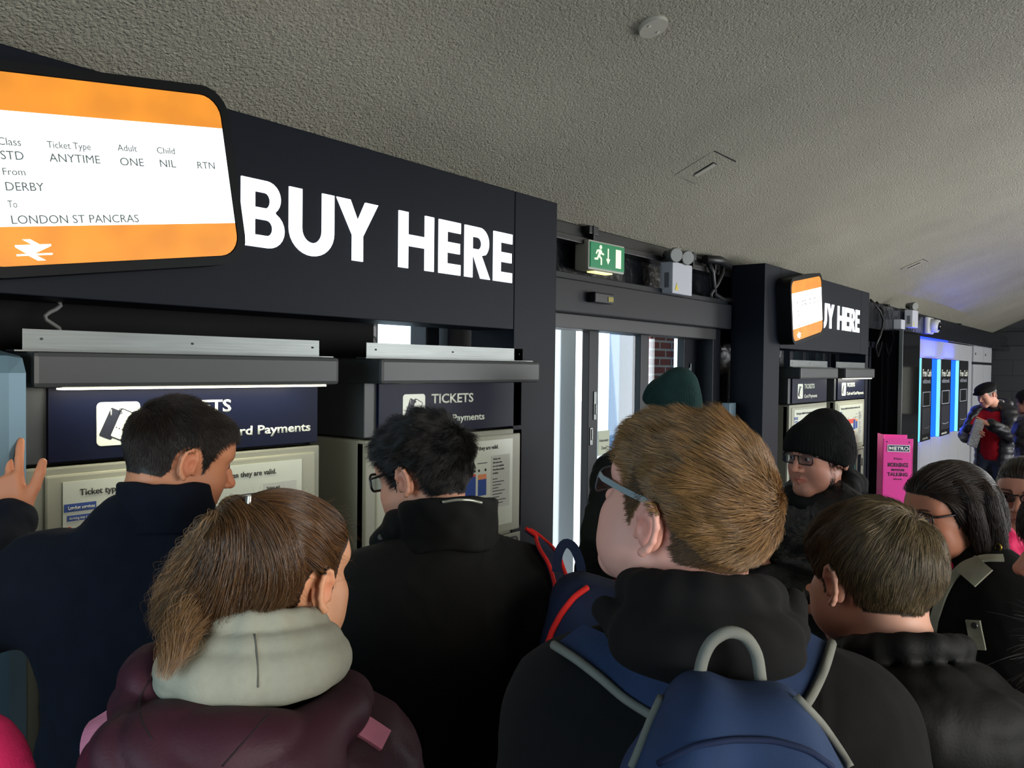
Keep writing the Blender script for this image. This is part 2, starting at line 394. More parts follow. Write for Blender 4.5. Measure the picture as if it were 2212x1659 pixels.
def hatch(x, y, w, l, lab, rz):
    M = on_vault(x, y, 0.0) @ Matrix.Rotation(rz, 4, 'Z')
    b = MB(); b.box(-l/2, l/2, -w/2, w/2, -.006, .02, .002)
    o = b.obj('ceiling_hatch', mcl, M=M); tag(o, lab, 'hatch')
    g = MB(); g.box(-l/2-.004, -l/2, -w/2, w/2, -.007, .01)
    g.obj('gap', mblack, o, M=M)
    s = MB(); s.box(-.055, .055, -.022, .022, -.009, 0); s.obj('slot', mblack, o, M=M)
    s = MB(); s.box(-.05, .062, -.022, .014, -.013, -.006); s.obj('slot_plate', mcp, o, M=M)
hatch(3.815, 1.806, .26, .225, 'rectangular access hatch with a dark slot in the textured ceiling', R(90))
hatch(8.35, 1.80, .2, .2, 'small half-hidden access hatch in the ceiling beyond the second lit sign', R(90))
for lx, ly in ((2.2, -1.6), (9.5, -1.3), (13.5, -1.2)):
    o = MB().box(lx-.3, lx+.3, ly-.3, ly+.3, 3.03, 3.4, .01).obj('ceiling_lamp', mat('lamp_body', (215, 212, 200), rough=.5))
    tag(o, 'square warm ceiling lamp fixed to the middle of the plaster vault', 'lamp', group='square ceiling lamps')

# ------------------------------------------------------------------ exit sign, emergency lamp, sensor, cables
mexc = mat('exit_housing', (176, 178, 164), rough=.45)
ex = thing('exit_sign', 'green running-man emergency exit sign with a down arrow above the doors', 'exit sign', (3.70, 2.40, 2.445))
EXM = Matrix.Rotation(R(-3), 4, 'Z') @ Matrix.Diagonal((.84, .72, .82, 1))
MB().box(-.20, .20, -.13, .0, -.095, .095, .012).obj('housing', mexc, ex, M=EXM)
MB().box(-.188, .188, -.138, -.128, -.082, .082, .004).obj('face', mat('exit_green', (0, 118, 74), rough=.35, emit=(0, 128, 78), es=.35), ex, M=EXM)
mexw = mat('exit_white', (225, 235, 205), rough=.4, emit=(225, 240, 205), es=.75)
man = [[(-.105, .062), (-.095, .070), (-.083, .066), (-.078, .054), (-.086, .044), (-.098, .044), (-.107, .052)],
       [(-.112, .040), (-.088, .040), (-.074, .020), (-.056, .018), (-.056, .008), (-.080, .008), (-.088, .018), (-.098, .000), (-.078, -.014), (-.078, -.058), (-.092, -.058), (-.092, -.020), (-.112, -.008), (-.122, -.028), (-.158, -.030), (-.158, -.018), (-.132, -.016), (-.122, .004), (-.112, .022), (-.124, .026), (-.136, .006), (-.146, .012), (-.132, .036)]]
flat(man, .002, EXM @ T(0.01, -.1395, 0), 'running_man', mexw, ex)
flat([[(-.006, .055), (.006, .055), (.006, -.012), (.022, -.012), (0, -.048), (-.022, -.012), (-.006, -.012)]], .002, EXM @ T(0.0, -.1395, 0), 'arrow', mexw, ex)
flat([[(.085, -.062), (.145, -.062), (.145, .06), (.085, .06)]], .002, EXM @ T(0.0, -.1395, 0), 'door_mark', mexw, ex)
MB().box(-.1, .1, -.10, -.03, -.103, -.093, .003).obj('diffuser', mat('exit_diffuser', (240, 235, 170), rough=.4, emit=(250, 240, 160), es=1.6), ex, M=EXM)
def emlamp(x, y, z, lab, sc=1.0, n=2):
    t = thing('emergency_light', lab, 'emergency light', (x, y, z))
    MB().box(-.13, .13, -.085, 0, -.095, .095, .008).obj('battery_box', mat('grey_white_plastic', (176, 178, 186), rough=.5), t)
    for i in range(n):
        cx = -.10+i*.15
        b = MB(); b.cyl((cx, -.05, .085), (cx, -.05, .115), .018, n=12); b.cyl((cx+.02, -.02, .140), (cx-.03, -.10, .130), .032, .045, 20)
        h = b.obj('lamp_head', mat('lamp_grey', (84, 86, 82), rough=.4), t)
        b = MB(); b.cyl((cx-.03, -.10, .130), (cx-.038, -.113, .128), .045, .040, 20); b.obj('lens', mat('lamp_lens', (120, 122, 116), rough=.25, spec=.5), h)
    flat([[(-.10, -.075), (-.06, -.075), (-.08, -.03)]], .002, T(0, -.0865, 0), 'warning_triangle', mat('warning_yellow', (214, 190, 40), rough=.5), t)
    MB().box(-.132, -.129, -.06, -.03, -.06, .03).obj('vent', mat('vent_grey', (96, 98, 104), rough=.6), t)
    return t
emlamp(4.49, 2.345, 2.40, 'grey emergency light box with twin round lamps above the sliding doors')
e2 = emlamp(9.65, 2.14, 2.43, 'grey emergency light box with one lamp on the glossy fascia, beside the dome camera', n=1)
s = MB().box(3.50, 3.68, 2.25, 2.30, 2.19, 2.245, .01).obj('door_sensor', mblack)
tag(s, 'black motion sensor with a yellow mark on the door operator casing', 'sensor')
MB().box(3.62, 3.67, 2.247, 2.252, 2.20, 2.225).obj('sticker', mat('sticker_yellow', (150, 140, 60), rough=.6), s)
cab = MB()
cab.tube([(4.98, 2.33, 2.57), (5.02, 2.31, 2.50), (5.06, 2.32, 2.42), (5.12, 2.34, 2.36), (5.25, 2.34, 2.335), (5.45, 2.34, 2.34)], .018)
cab.tube([(5.22, 2.33, 2.57), (5.17, 2.31, 2.50), (5.12, 2.32, 2.43), (5.06, 2.34, 2.36), (5.06, 2.34, 2.33)], .016)
cab.tube([(4.94, 2.33, 2.575), (5.1, 2.30, 2.585), (5.3, 2.32, 2.575)], .03)
tag(cab.obj('cable_bundle', mblack), 'thick black cables looping beside the emergency light above the doors', 'cables')
cab = MB()
cab.tube([(8.62, 2.2, 2.55), (8.62, 2.13, 2.45), (8.60, 2.13, 2.3), (8.50, 2.13, 2.2), (8.46, 2.16, 2.1), (8.56, 2.16, 2.0), (8.70, 2.16, 2.15)], .012)
cab.tube([(8.4, 2.2, 2.56), (8.48, 2.13, 2.45), (8.58, 2.12, 2.36)], .01)
c_ = cab.obj('cable_drop', mblack); tag(c_, 'thin black cables hanging from the cornice between the further portal and the glossy pillar', 'cables')
jb = MB().box(9.14, 9.30, 2.08, 2.16, 2.30, 2.40, .006).obj('junction_box', mat('grey_white_plastic', (176, 178, 186))); tag(jb, 'small grey junction box on the dark fascia right of the second lit sign', 'junction box')
cc = thing('security_camera', 'white dome security camera on the glossy fascia above the cash machines', 'camera', (10.75, 2.16, 2.41))
MB().box(-.16, .16, -.05, 0, -.1, .1, .02).obj('mount', mat('cctv_white', (190, 192, 186), rough=.4), cc)
b = MB(); b.cyl((0, -.05, 0), (0, -.13, -.01), .085, .075, 24); h = b.obj('camera_ring', _M['cctv_white'], cc)
b = MB(); b.cyl((0, -.12, -.01), (0, -.165, -.02), .06, .03, 24); b.obj('dome', mat('dome_black', (10, 10, 12), rough=.08), h)

# ------------------------------------------------------------------ portals
PW = 2.59
mlit = mat('lit_white', (255, 255, 255), emit=(240, 247, 255), es=1.7, rough=.4)
def lam(s):
    return s
def letters():
    t = .046; H = .2
    def arc(cx, cz, rx, rz, a0, a1, n=10): return [(cx+rx*math.cos(R(a0+(a1-a0)*i/n)), cz+rz*math.sin(R(a0+(a1-a0)*i/n))) for i in range(n+1)]
    L = {}
    L['B'] = [[(0, 0), (.092, 0)] + arc(.092, .056, .058, .056, -90, 62) + arc(.086, .150, .050, .050, -52, 90) + [(0, H)],
              [(t, .036)] + arc(.088, .0595, .020, .0235, -90, 90, 8) + [(t, .083)],
              [(t, .118)] + arc(.082, .141, .017, .023, -90, 90, 8) + [(t, .164)]]
    L['U'] = [[(0, H), (0, .075)] + arc(.087, .075, .087, .080, 180, 360, 16) + [(.174, H), (.126, H), (.126, .078)] + arc(.087, .078, .039, .042, 360, 180, 12) + [(.048, H)]]
    L['Y'] = [[(0, H), (.0665, .085), (.0665, 0), (.1125, 0), (.1125, .085), (.179, H), (.122, H), (.0895, .135), (.057, H)]]
    L['H'] = [[(0, 0), (t, 0), (t, .080), (.131, .080), (.131, 0), (.177, 0), (.177, H), (.131, H), (.131, .121), (t, .121), (t, H), (0, H)]]
    L['E'] = [[(0, 0), (.120, 0), (.120, .040), (t, .040), (t, .081), (.116, .081), (.116, .121), (t, .121), (t, .160), (.120, .160), (.120, H), (0, H)]]
    L['R'] = [[(0, 0), (t, 0), (t, .082), (.0545, .082), (.096, 0), (.153, 0), (.100, .090)] + arc(.088, .141, .057, .059, -50, 90, 12) + [(0, H)],
              [(t, .113)] + arc(.078, .1365, .022, .0235, -90, 90, 8) + [(t, .160)]]
    return L
LT = letters()
LX = (('B', .997), ('U', 1.164), ('Y', 1.348), ('H', 1.625), ('E', 1.829), ('R', 1.973), ('E', 2.147))
mor = mat('lit_orange', (245, 150, 40), rough=.4, emit=(247, 152, 36), es=1.15, var=0)
def orange_cloud(m):     # uneven lamps behind the acrylic
    nt = m.node_tree; N = nt.nodes; L = nt.links; b = N['Principled BSDF']; tc = N.new('ShaderNodeTexCoord')
    n = N.new('ShaderNodeTexNoise'); n.inputs['Scale'].default_value = 9; n.inputs['Detail'].default_value = 1
    r = N.new('ShaderNodeMapRange'); r.inputs['From Min'].default_value = .35; r.inputs['From Max'].default_value = .65; r.inputs['To Min'].default_value = .9; r.inputs['To Max'].default_value = 1.16
    L.new(tc.outputs['Object'], n.inputs['Vector']); L.new(n.outputs['Fac'], r.inputs['Value']); L.new(r.outputs[0], b.inputs['Emission Strength'])
    b.inputs['Base Color'].default_value = rgb(120, 70, 20)
orange_cloud(mor)
mlw = mat('lit_ticket_white', (250, 250, 250), rough=.4, emit=(252, 253, 255), es=1.35)
mtxt = mat('ticket_print', (70, 86, 84), rough=.6, emit=(80, 96, 94), es=.35)
TA = R(9.2)
def rail_logo(M, s, m, parent):
    t = .13
    P = [[(-1, .40-t), (1, .40-t), (1, .40), (.36, .40), (-.12, .80), (-.56, .80), (-.06, .40), (-1, .40)],
         [(1, -.40+t), (-1, -.40+t), (-1, -.40), (-.36, -.40), (.12, -.80), (.56, -.80), (.06, -.40), (1, -.40)],
         [(.22, .27), (-.22-.0, -.27), (-.50, -.27), (-.06, .27)][::1]]
    P[2] = [(.40, .28), (-.06, -.28), (-.40, -.28), (.06, .28)]
    flat([[(a*s, b*s*.8) for a, b in p] for p in P], .0012, M, 'rail_arrows', m, parent)
def portal(x0, order, left_label, tick_label):
    side = 'nearer' if order == 0 else 'further'
    p = thing('sign_portal', left_label, 'sign', (x0, 2.1, 0), 0, 'lit sign portals over the ticket machines')
    cw = .30
    b = MB(); b.box(0, cw, 0, .24, 0, 2.585, .003); b.obj('column', mnavy, p)
    rx0 = PW-cw if order == 0 else PW-.085
    b = MB(); b.box(rx0, PW, 0, .24, 0, 2.005 if order else 2.585, .003); b.obj('column', mnavy, p)
    if order: b = MB(); b.box(PW-.26, PW, 0, .24, 2.005, 2.585, .003); b.obj('column_head', mnavy, p)
    px1 = PW-cw if order == 0 else PW-.26
    b = MB(); b.box(cw+.004, px1-.004, .0, .22, 2.008, 2.585, .003); pan = b.obj('sign_panel', mnavy, p)
    for ch, lx in LX:
        flat(LT[ch], .006, T(lx, -.002, 2.20), 'letter', mlit, pan)
    # ticket-shaped light box, tilted in the plane of the sign
    tb = thing('ticket_lightbox', tick_label, 'sign', (x0+.575, 2.0, 2.312), 0, 'ticket-shaped lightboxes on the portals')
    M = Matrix.Rotation(-TA, 4, 'Y')
    w, h = .648, .424
    o = rr2(w+.05, h+.05, .075); i_ = rr2(w, h, .055)
    flat([o], .10, M @ T(0, .052, 0), 'housing', mat('sign_housing_black', (8, 10, 12), rough=.45, spec=.15), tb)
    flat([rr2(w+.05, h+.05, .075), rr2(w+.005, h+.005, .057)], .006, M @ T(0, -.001, 0), 'bezel', _M['sign_housing_black'], tb)
    zt, zb = h/2-.19*h-.003, -h/2+.205*h
    def band(a, b_):     # clip the rounded outline between two heights
        pts = [q for q in i_ if a-1e-6 <= q[1] <= b_+1e-6]
        if b_ >= h/2-1e-6: return [q for q in i_ if q[1] > a] + [(-w/2, a), (w/2, a)]
        if a <= -h/2+1e-6: return [(w/2, b_), (-w/2, b_)] + [q for q in i_ if q[1] < b_]
        return [(w/2, a), (w/2, b_), (-w/2, b_), (-w/2, a)]
    def ordered(P):
        c = (sum(q[0] for q in P)/len(P), sum(q[1] for q in P)/len(P))
        return sorted(P, key=lambda q: math.atan2(q[1]-c[1], q[0]-c[0]))
    flat([ordered(band(zt, h/2))], .003, M @ T(0, -.0005, 0), 'orange_band', mor, tb)
    flat([ordered(band(-h/2, zb))], .003, M @ T(0, -.0005, 0), 'orange_band', mor, tb)
    flat([ordered(band(zb, zt))], .003, M @ T(0, -.0005, 0), 'white_band', mlw, tb)
    for s_, lx, lz, hh, ww in (('Class', -.240, .053, .0175, .047), ('STD', -.239, .022, .020, .047), ('Ticket Type', -.137, .052, .0165, .098), ('ANYTIME', -.137, .021, .020, .116),
                          ('Adult', .026, .054, .0165, .049), ('ONE', .026, .019, .020, .060), ('Child', .126, .053, .0165, .048), ('NIL', .128, .019, .020, .043), ('RTN', .232, .019, .019, .051),
                          ('From', -.241, -.012, .0165, .046), ('DERBY', -.241, -.046, .020, .080), ('To', -.241, -.083, .0165, .019), ('LONDON ST PANCRAS', -.241, -.119, .020, .291)):
        text(s_, hh, M @ T(lx, -.0022, lz), 'ticket_text', mtxt, tb, width=ww, thick=.0006)
    rail_logo(M @ T(-.203, -.0028, -.178), .038, mlit, tb)
    return p
portal(0.35, 0, 'big dark blue sign portal reading BUY HERE in lit white letters, nearer of two', 'large tilted orange and white ticket lightbox on the nearer portal, top left')
portal(5.40, 1, 'further dark blue sign portal, its lit lettering half hidden, right of the sliding doors', 'small tilted orange and white ticket lightbox on the further portal')
# low spotlight fitting that washes the top of each panel
# ------------------------------------------------------------------ ticket machines
mcan = mat('canopy_grey', (50, 53, 53), rough=.45, bump=.03, bscale=500)
mhead = mat('header_navy', (8, 14, 38), rough=.4, spec=.12)
mcream = mat('machine_cream', (142, 143, 126), rough=.5, bump=.04, bscale=600)
mpanel = mat('machine_panel_cream', (160, 161, 140), rough=.42)
mposter = mat('poster_paper', (206, 211, 192), rough=.30)
minkb = mat('print_black', (38, 40, 40), rough=.6)
mblue = mat('print_blue', (34, 68, 140), rough=.5); mred = mat('print_red', (206, 72, 48), rough=.5); mora = mat('print_orange', (222, 138, 90), rough=.5)
mwhite = mat('print_white', (232, 236, 220), rough=.4)
mpink = mat('print_pale_grey', (190, 192, 180), rough=.5)
mteal = mat('teal_panel', (22, 128, 116), rough=.4)
mscreen = mat('screen_dark', (30, 36, 40), rough=.12)
def poster(p, y, detail):
    """information poster in the upper window of the machine; coordinates are machine-local x, z"""
    o = MB().box(.085, .795, y-.002, y+.004, 1.20, 1.553).obj('poster', mposter, p)
    yy = y-.0026
    def bar(x0, x1, z0, z1, m, nm='printed_bar', k=0): MB().box(x0, x1, yy-.0006*k-.0004, yy+.001, z0, z1).obj(nm, m, o)
    if detail: text('Ticket types available from this machine and when they are valid.', .0165, T(.125, yy, 1.517), 'poster_text', minkb, o, width=.575, bold=.012)
    bar(.088, .165, 1.478, 1.498, mblue, 'printed_tag'); bar(.095, .165, 1.455, 1.469, mblue, 'printed_tag')
    if detail:
        text('London services', .0085, T(.096, yy-.001, 1.484), 'poster_text', mwhite, o, width=.064, bold=.01)
        text('Arriving into London', .0065, T(.099, yy-.001, 1.459), 'poster_text', mwhite, o, width=.063)
    bar(.095, .56, 1.385, 1.425, mred); bar(.18, .25, 1.385, 1.425, mora, k=1); bar(.33, .37, 1.34, 1.41, mblue, k=1)
    bar(.50, .56, 1.33, 1.415, mblue, k=1); bar(.575, .625, 1.335, 1.40, mblue, k=1); bar(.575, .625, 1.40, 1.42, mora, k=1)
    bar(.095, .165, 1.31, 1.325, mblue, 'printed_tag'); bar(.16, .33, 1.265, 1.30, mblue); bar(.40, .56, 1.30, 1.31, mora)
    bar(.655, .775, 1.275, 1.49, mpink, 'printed_column'); bar(.46, .61, 1.235, 1.27, mpink, 'printed_note')
    for i, x in enumerate((.10, .21, .35, .505, .555, .58, .62)):
        b = MB(); b.cyl((x, yy-.0008, 1.436), (x, yy+.001, 1.436), .0055, n=12); b.obj('printed_dot', mred if i == 0 else minkb, o)
    bar(.08+.49, .66-.03, 1.463, 1.466, minkb, 'printed_rule')
    if detail:
        for i, s_ in enumerate(('Tickets and', 'discounts that', 'are not available', 'from this machine', 'include:')):
            text(s_, .0075, T(.665, yy-.0008, 1.472-i*.0145), 'poster_text', minkb, o, bold=.01, width=(.047, .058, .07, .073, .034)[i])
        for i in range(9): bar(.665, .665+.03+.06*((i*37) % 10)/10, 1.392-i*.0125, 1.395-i*.0125, minkb, 'printed_line', k=2)
    return o
def machine(x, lab, l2, lit, detail=True, cash=True):
    p = thing('ticket_machine', lab, 'ticket machine', (x, 2.1, 0), group='ticket machines along the wall')
    W_ = .87
    # cabinet with a recessed front
    b = MB(); b.box(0, W_, .006, .32, 0, 1.592, .012); b.box(.0, W_, .0, .05, 1.17, 1.592, .006); b.obj('cabinet', mcream, p)
    b = MB(); b.box(-.002, W_-.002, .055, .33, .02, 1.6, .004); b.obj('side_panel', mat('side_charcoal', (28, 32, 34), rough=.5), p) if detail is None else b.bm.free()
    b = MB(); b.box(.045, W_-.02, -.006, .01, 1.165, 1.572, .006); b.obj('poster_surround', mpanel, p)
    poster(p, -.0065, detail)
    hb = MB(); hb.box(.0, W_, .012, .32, 1.600, 1.80, .003); hb.obj('header_box', mcan, p)
    hf = MB(); hf.box(.055, W_-.008, .0, .02, 1.602, 1.79, .002); hd_ = hf.obj('header_panel', mhead, p)
    mi = mat('header_print', (226, 232, 214), rough=.4)
    flat([rr2(.112, .112, .012)], .002, T(.165+.06, -.001, 1.692), 'ticket_icon', mi, hd_)
    ic = mat('icon_navy', (14, 20, 38), rough=.5)
    A = T(.165+.06, -.0023, 1.692) @ Matrix.Rotation(R(24), 4, 'Y')
    flat([[(a-.018, c-.008) for a, c in rr2(.034, .078, .004)]], .0006, A, 'icon_ticket', ic, hd_)
    flat([[(a+.010, c) for a, c in rr2(.040, .080, .004)]], .0010, A, 'icon_ticket', ic, hd_)
    flat([[(a+.010, c) for a, c in rr2(.034, .074, .003)]], .0014, A, 'icon_ticket', mi, hd_)
    flat([[(.004+i*.008-.006+.0018*math.cos(t), -.012+.0018*math.sin(t)) for t in [k*PI/4 for k in range(8)]] for i in range(4)], .0020, A, 'icon_dots', ic, hd_)
    text('S', .016, T(.224, -.0034, 1.716), 'icon_letter', ic, hd_); text('1', .016, T(.199, -.0030, 1.714), 'icon_letter', mi, hd_, bold=.01)
    text('TICKETS', .036, T(.315, -.0006, 1.712), 'header_text', mi, hd_, width=.236, bold=.022)
    if l2 == 'Cash and Card Payments': text(l2, .027, T(.315, -.0006, 1.640), 'header_text', mi, hd_, width=.517, bold=.022)
    else: text(l2, .027, T(.315, -.0006, 1.640), 'header_text', mi, hd_, width=.303, bold=.022)
    c = MB(); c.box(-.01, W_+.01, -.085, .33, 1.788, 1.874, .012); cn = c.obj('canopy', mcan, p)
    MB().box(-.002, W_-.004, -.0, .003, 1.876, 1.928).box(-.03, W_+.03, -.03, .02, 1.874, 1.8775).obj('angle_strip', msteel, cn)
    for sx in (.04, .43, .84):
        b = MB(); b.cyl((sx, -.003, 1.905), (sx, .001, 1.905), .003, n=8); b.obj('rivet', minkb, cn)
    if lit:
        MB().box(.06, W_-.03, -.07, -.035, 1.783, 1.789).obj('strip_light', mat('strip_tube', (255, 250, 225), emit=(255, 246, 214), es=9), p)
        l = area('canopy_lamp', (x+W_/2, 2.045, 1.779), (x+W_/2, 2.11, 1.2), W_*.8, .03, 1.6, (1.0, .95, .78)); l.parent = p; l.location = (W_/2, -.06, 1.779)
    # working part: screen, panels, slots
    MB().box(.045, .60, -.006, .004, .80, 1.155, .004).obj('screen_surround', mteal, p)
    s = MB().box(.075, .545, -.012, -.004, .84, 1.125, .004).obj('screen', mscreen, p)
    q = MB(); q.box(.615, .85, -.012, .0, .62, 1.155, .012); rp = q.obj('payment_panel', mcream, p)
    flat([rr2(.195, .42, .02), rr2(.180, .405, .016)], .002, T(.735, -.013, .93), 'panel_outline', minkb, rp)
    MB().box(.655, .75, -.0135, -.011, .90, 1.09).obj('recess', mscreen, rp)
    MB().box(.77, .80, -.022, -.011, .98, 1.05, .004).obj('card_slot', mat('slot_grey', (96, 96, 90), rough=.4), rp)
    k = MB()
    for i in range(3):
        for j in range(4): k.box(.665+i*.03, .688+i*.03, -.02, -.011, .665+j*.028, .686+j*.028, .002)
    k.obj('keypad', mat('key_grey', (120, 124, 122), rough=.4), rp)
    if cash: MB().box(.77, .83, -.03, -.011, .70, .78, .006).obj('coin_slot', msteel, rp)
    t_ = MB(); t_.box(.10, .60, -.03, .0, .50, .72, .02); t_.obj('ticket_tray', mat('tray_grey', (140, 140, 128), rough=.4), p)
    MB().box(.15, .55, -.032, -.02, .53, .67, .01).obj('tray_opening', mscreen, p)
    MB().box(-.004, W_+.004, -.004, .32, 0, .09, .004).obj('plinth', mblack, p)
    return p
machine(.768, 'lit cream ticket machine under the lightbox, leftmost, its header reading TICKETS', 'Cash and Card Payments', True)
machine(1.835, 'unlit cream ticket machine just left of the sliding doors', 'Card Payments', False)
machine(5.92, 'distant unlit ticket machine headed Card Payments, under the further lightbox', 'Card Payments', False)
machine(7.02, 'distant lit ticket machine headed Cash and Card Payments, rightmost of the row', 'Cash and Card Payments', True)
# satin panel standing to the left of the first machine
o = MB().box(.40, .745, 1.98, 2.36, 0, 1.874, .05).obj('metal_column', mat('satin_blue_steel', (92, 118, 130), rough=.42, metal=.35, bump=.02, bscale=500))
tag(o, 'satin bluish metal column at the left edge, beside the first ticket machine', 'column')
b = MB(); b.tube([(.905+.02*math.sin(i*.9), 2.28, 2.02-.01*i) for i in range(12)], .006)
tag(b.obj('coiled_cable', mat('cable_grey', (96, 98, 96), rough=.5)), 'thin twisted cable above the first ticket machine', 'cable')
o = MB(); o.box(.745, .80, 2.18, 2.36, .0, .0, 0) if False else None
o.bm.free() if o else None
# recess behind the nearer portal
tag(MB().box(.66, 2.15, 2.422, 2.448, 1.2, 2.6).obj('back_board', mat('recess_black', (6, 7, 8), rough=.6, spec=.12, bump=.05, bscale=20)), 'black boarding behind the nearer portal above the first ticket machine', 'boarding')
# slim pale cabinet seen edge-on left of the further portal
tag(MB().box(5.255, 5.36, 2.275, 2.335, 0, 1.62, .004).obj('slim_cabinet', mat('pale_grey_blue', (96, 116, 126), rough=.4)), 'slim pale grey cabinet standing against the left side of the further portal', 'cabinet')

# ------------------------------------------------------------------ newspaper stand
nst = thing('newspaper_stand', 'bright pink free newspaper stand with a METRO sign between the portal and the cash machines', 'newspaper stand', at(1919, 952, 6.7)*1, 0)
nst.location = (7.53, 1.72, 0); nst.rotation_euler = (0, 0, R(-63))
mpk = mat('stand_pink', (232, 62, 158), rough=.42)
sw, sd, sh = .245, .20, 1.27
b = MB()
b.box(-sw/2, sw/2, 0, .012, 0, sh, .003); b.box(-sw/2, -sw/2+.012, 0, sd, 0, sh+.03, .003); b.box(sw/2-.012, sw/2, 0, sd, 0, sh-.07, .003); b.box(-sw/2, sw/2, sd-.012, sd, 0, sh+.02, .003)
b.obj('stand_body', mpk, nst)
MB().box(-sw/2+.012, sw/2-.012, .012, sd-.012, .7, .72).obj('shelf', mpk, nst)
MB().box(-.085, .095, -.004, .001, sh-.115, sh-.055).obj('name_plate', mat('plate_navy', (20, 34, 92), rough=.4), nst)
flat([rr2(.18, .06, .002), rr2(.170, .050, .002)], .001, T(.005, -.005, sh-.085), 'plate_border', mwhite, nst)
text('METRO', .032, T(-.075, -.0045, sh-.101), 'stand_text', mwhite, nst, width=.158, bold=.03)
mdk = mat('stand_print', (58, 14, 50), rough=.5)
for s_, z, hh, ww, bd in (('Make', 1.085, .022, .066, 0), ('MORNINGS', 1.025, .036, .165, .03), ('TALKING', .945, .030, .165, .035), ('about', .910, .020, .070, 0)):
    text(s_, hh, T(-ww/2+.002, -.0008, z), 'stand_text', mdk, nst, width=ww, bold=bd)
MB().box(-.05, .055, -.0015, .001, .988, 1.006).obj('ribbon', mdk, nst)
text('worth', .011, T(-.028, -.002, .991), 'stand_text', mpk, nst, width=.06)
for sx in (-.09, .09): b = MB(); b.cyl((sx, -.002, sh-.03), (sx, .002, sh-.03), .006, n=10); b.obj('rivet', mdk, nst)
MB().box(-.09, .09, .03, .17, .72, .98, .01).obj('newspaper_stack', mat('newsprint', (190, 190, 180), rough=.8), nst)

# ------------------------------------------------------------------ cash machine wall
mclad = mat('cladding_pale', (168, 170, 172), rough=.45)
cl = MB(); xs = [9.6, 10.35, 10.8, 11.4, 12.0, 12.6, 13.3, 14.25]
for i in range(len(xs)-1): cl.box(xs[i]+.006, xs[i+1]-.006, 2.22, YW+.05, .12, 2.26, .004)
tag(cl.obj('cladding_wall', mclad), 'pale grey panelled cladding holding the three cash machines', 'wall panels')
tag(MB().box(9.6, 14.2, 2.235, 2.40, 0, .115).obj('plinth_strip', mat('plinth_grey', (96, 94, 84), rough=.6)), 'low grey plinth under the pale cladding', 'plinth')
def cupboard(x0, x1, z0, z1, lab):
    o = MB().box(x0, x1, 2.20, YW, z0, z1, .006).obj('wall_cupboard', mclad); tag(o, lab, 'cupboard', 'pale cupboard doors beside the cash machines')
    b = MB(); b.cyl((x0+.12, 2.19, (z0+z1)/2), (x0+.12, 2.20, (z0+z1)/2), .02, n=12); b.obj('lock', msteel, o)
cupboard(14.30, 15.20, .12, 1.98, 'tall pale grey cupboard door right of the third cash machine')
cupboard(15.25, 16.05, .12, 1.98, 'narrow pale grey cupboard door at the end of the cladding')
cupboard(14.30, 15.20, 2.02, 2.27, 'small pale locker door above the tall cupboard')
cupboard(15.25, 16.05, 2.02, 2.27, 'small pale locker door above the narrow cupboard, at the far end')
MBL = mat('atm_black', (14, 15, 20), rough=.12)
mled = mat('blue_led', (20, 60, 255), emit=(10, 40, 255), es=3.5)
mledc = mat('cyan_led', (120, 220, 255), emit=(90, 200, 255), es=2.2)
def atm(x, w, lab):
    t = thing('cash_machine', lab, 'cash machine', (x, 2.22, 0), group='cash machines on the pale cladding')
    MB().box(0, w, -.19, -.04, 1.06, 2.01, .006).obj('front_panel', MBL, t)
    MB().box(-.004, w+.004, -.12, -.05, 1.055, 2.015, .004).obj('light_strip', mled, t)
    MB().box(-.010, -.001, -.186, -.150, 1.065, 2.005, .003).obj('light_tube', mledc, t)
    MB().box(-.010, -.001, -.148, -.075, 1.065, 2.005, .003).obj('light_diffuser', mat('led_mid', (20, 90, 255), emit=(10, 84, 255), es=2.2), t)
    MB().box(.05, w-.05, -.04, 0, 1.08, 1.98).obj('mount', mblack, t)
    text('Free Cash', .085, T(.06, -.1905, 1.80), 'atm_text', mwhite, t, width=w*.82, bold=.02)
    text('withdrawals', .055, T(.08, -.1905, 1.72), 'atm_text', mat('atm_grey', (150, 155, 165), rough=.4), t, width=w*.72, bold=.02)
    flat([rr2(w*.72, .17, .008), rr2(w*.66, .148, .006)], .004, T(w/2, -.192, 1.54), 'screen_frame', _M['atm_grey'], t)
    MB().box(.07, w-.07, -.192, -.189, 1.14, 1.44).obj('keypad_panel', mat('atm_panel', (38, 38, 48), rough=.3), t)
    b = MB(); b.tube([(w*.2+i*w*.055, -.196, 1.22-.012*math.sin(i/10*PI)) for i in range(11)], .006); b.obj('tray_edge', _M['atm_grey'], t)
    text('notemachine', .03, T(.12, -.1905, 1.08), 'atm_text', mwhite, t, width=w*.5, bold=.02)
    b = area('atm_glow', (x+w/2, 2.14, 2.06), (x+w/2, 2.2, 3), w, .06, 4, (.05, .08, 1.0)); b.parent = t; b.location = (w/2, -.08, 2.045)
    b = area('atm_glow_side', (x, 2.1, 1.5), (x-1, 2.25, 1.5), .06, 1.0, 5.0, (.04, .08, 1.0)); b.parent = t; b.location = (-.02, -.09, 1.5)
    return t
atm(9.88, .54, 'black cash machine partly hidden behind the glossy black pillar, leftmost of three')
atm(10.92, .64, 'black cash machine with a bright blue lit side, middle of three')
atm(12.10, .68, 'black cash machine with a bright blue lit side, nearest the man in the flat cap')
o = MB().tube([(9.45, 2.13, 2.252), (10.5, 2.13, 2.252), (11.8, 2.13, 2.252)], .014, n=6).obj('blue_light_line', mled)
tag(o, 'thin blue light line under the glossy fascia above the cash machines', 'strip light')
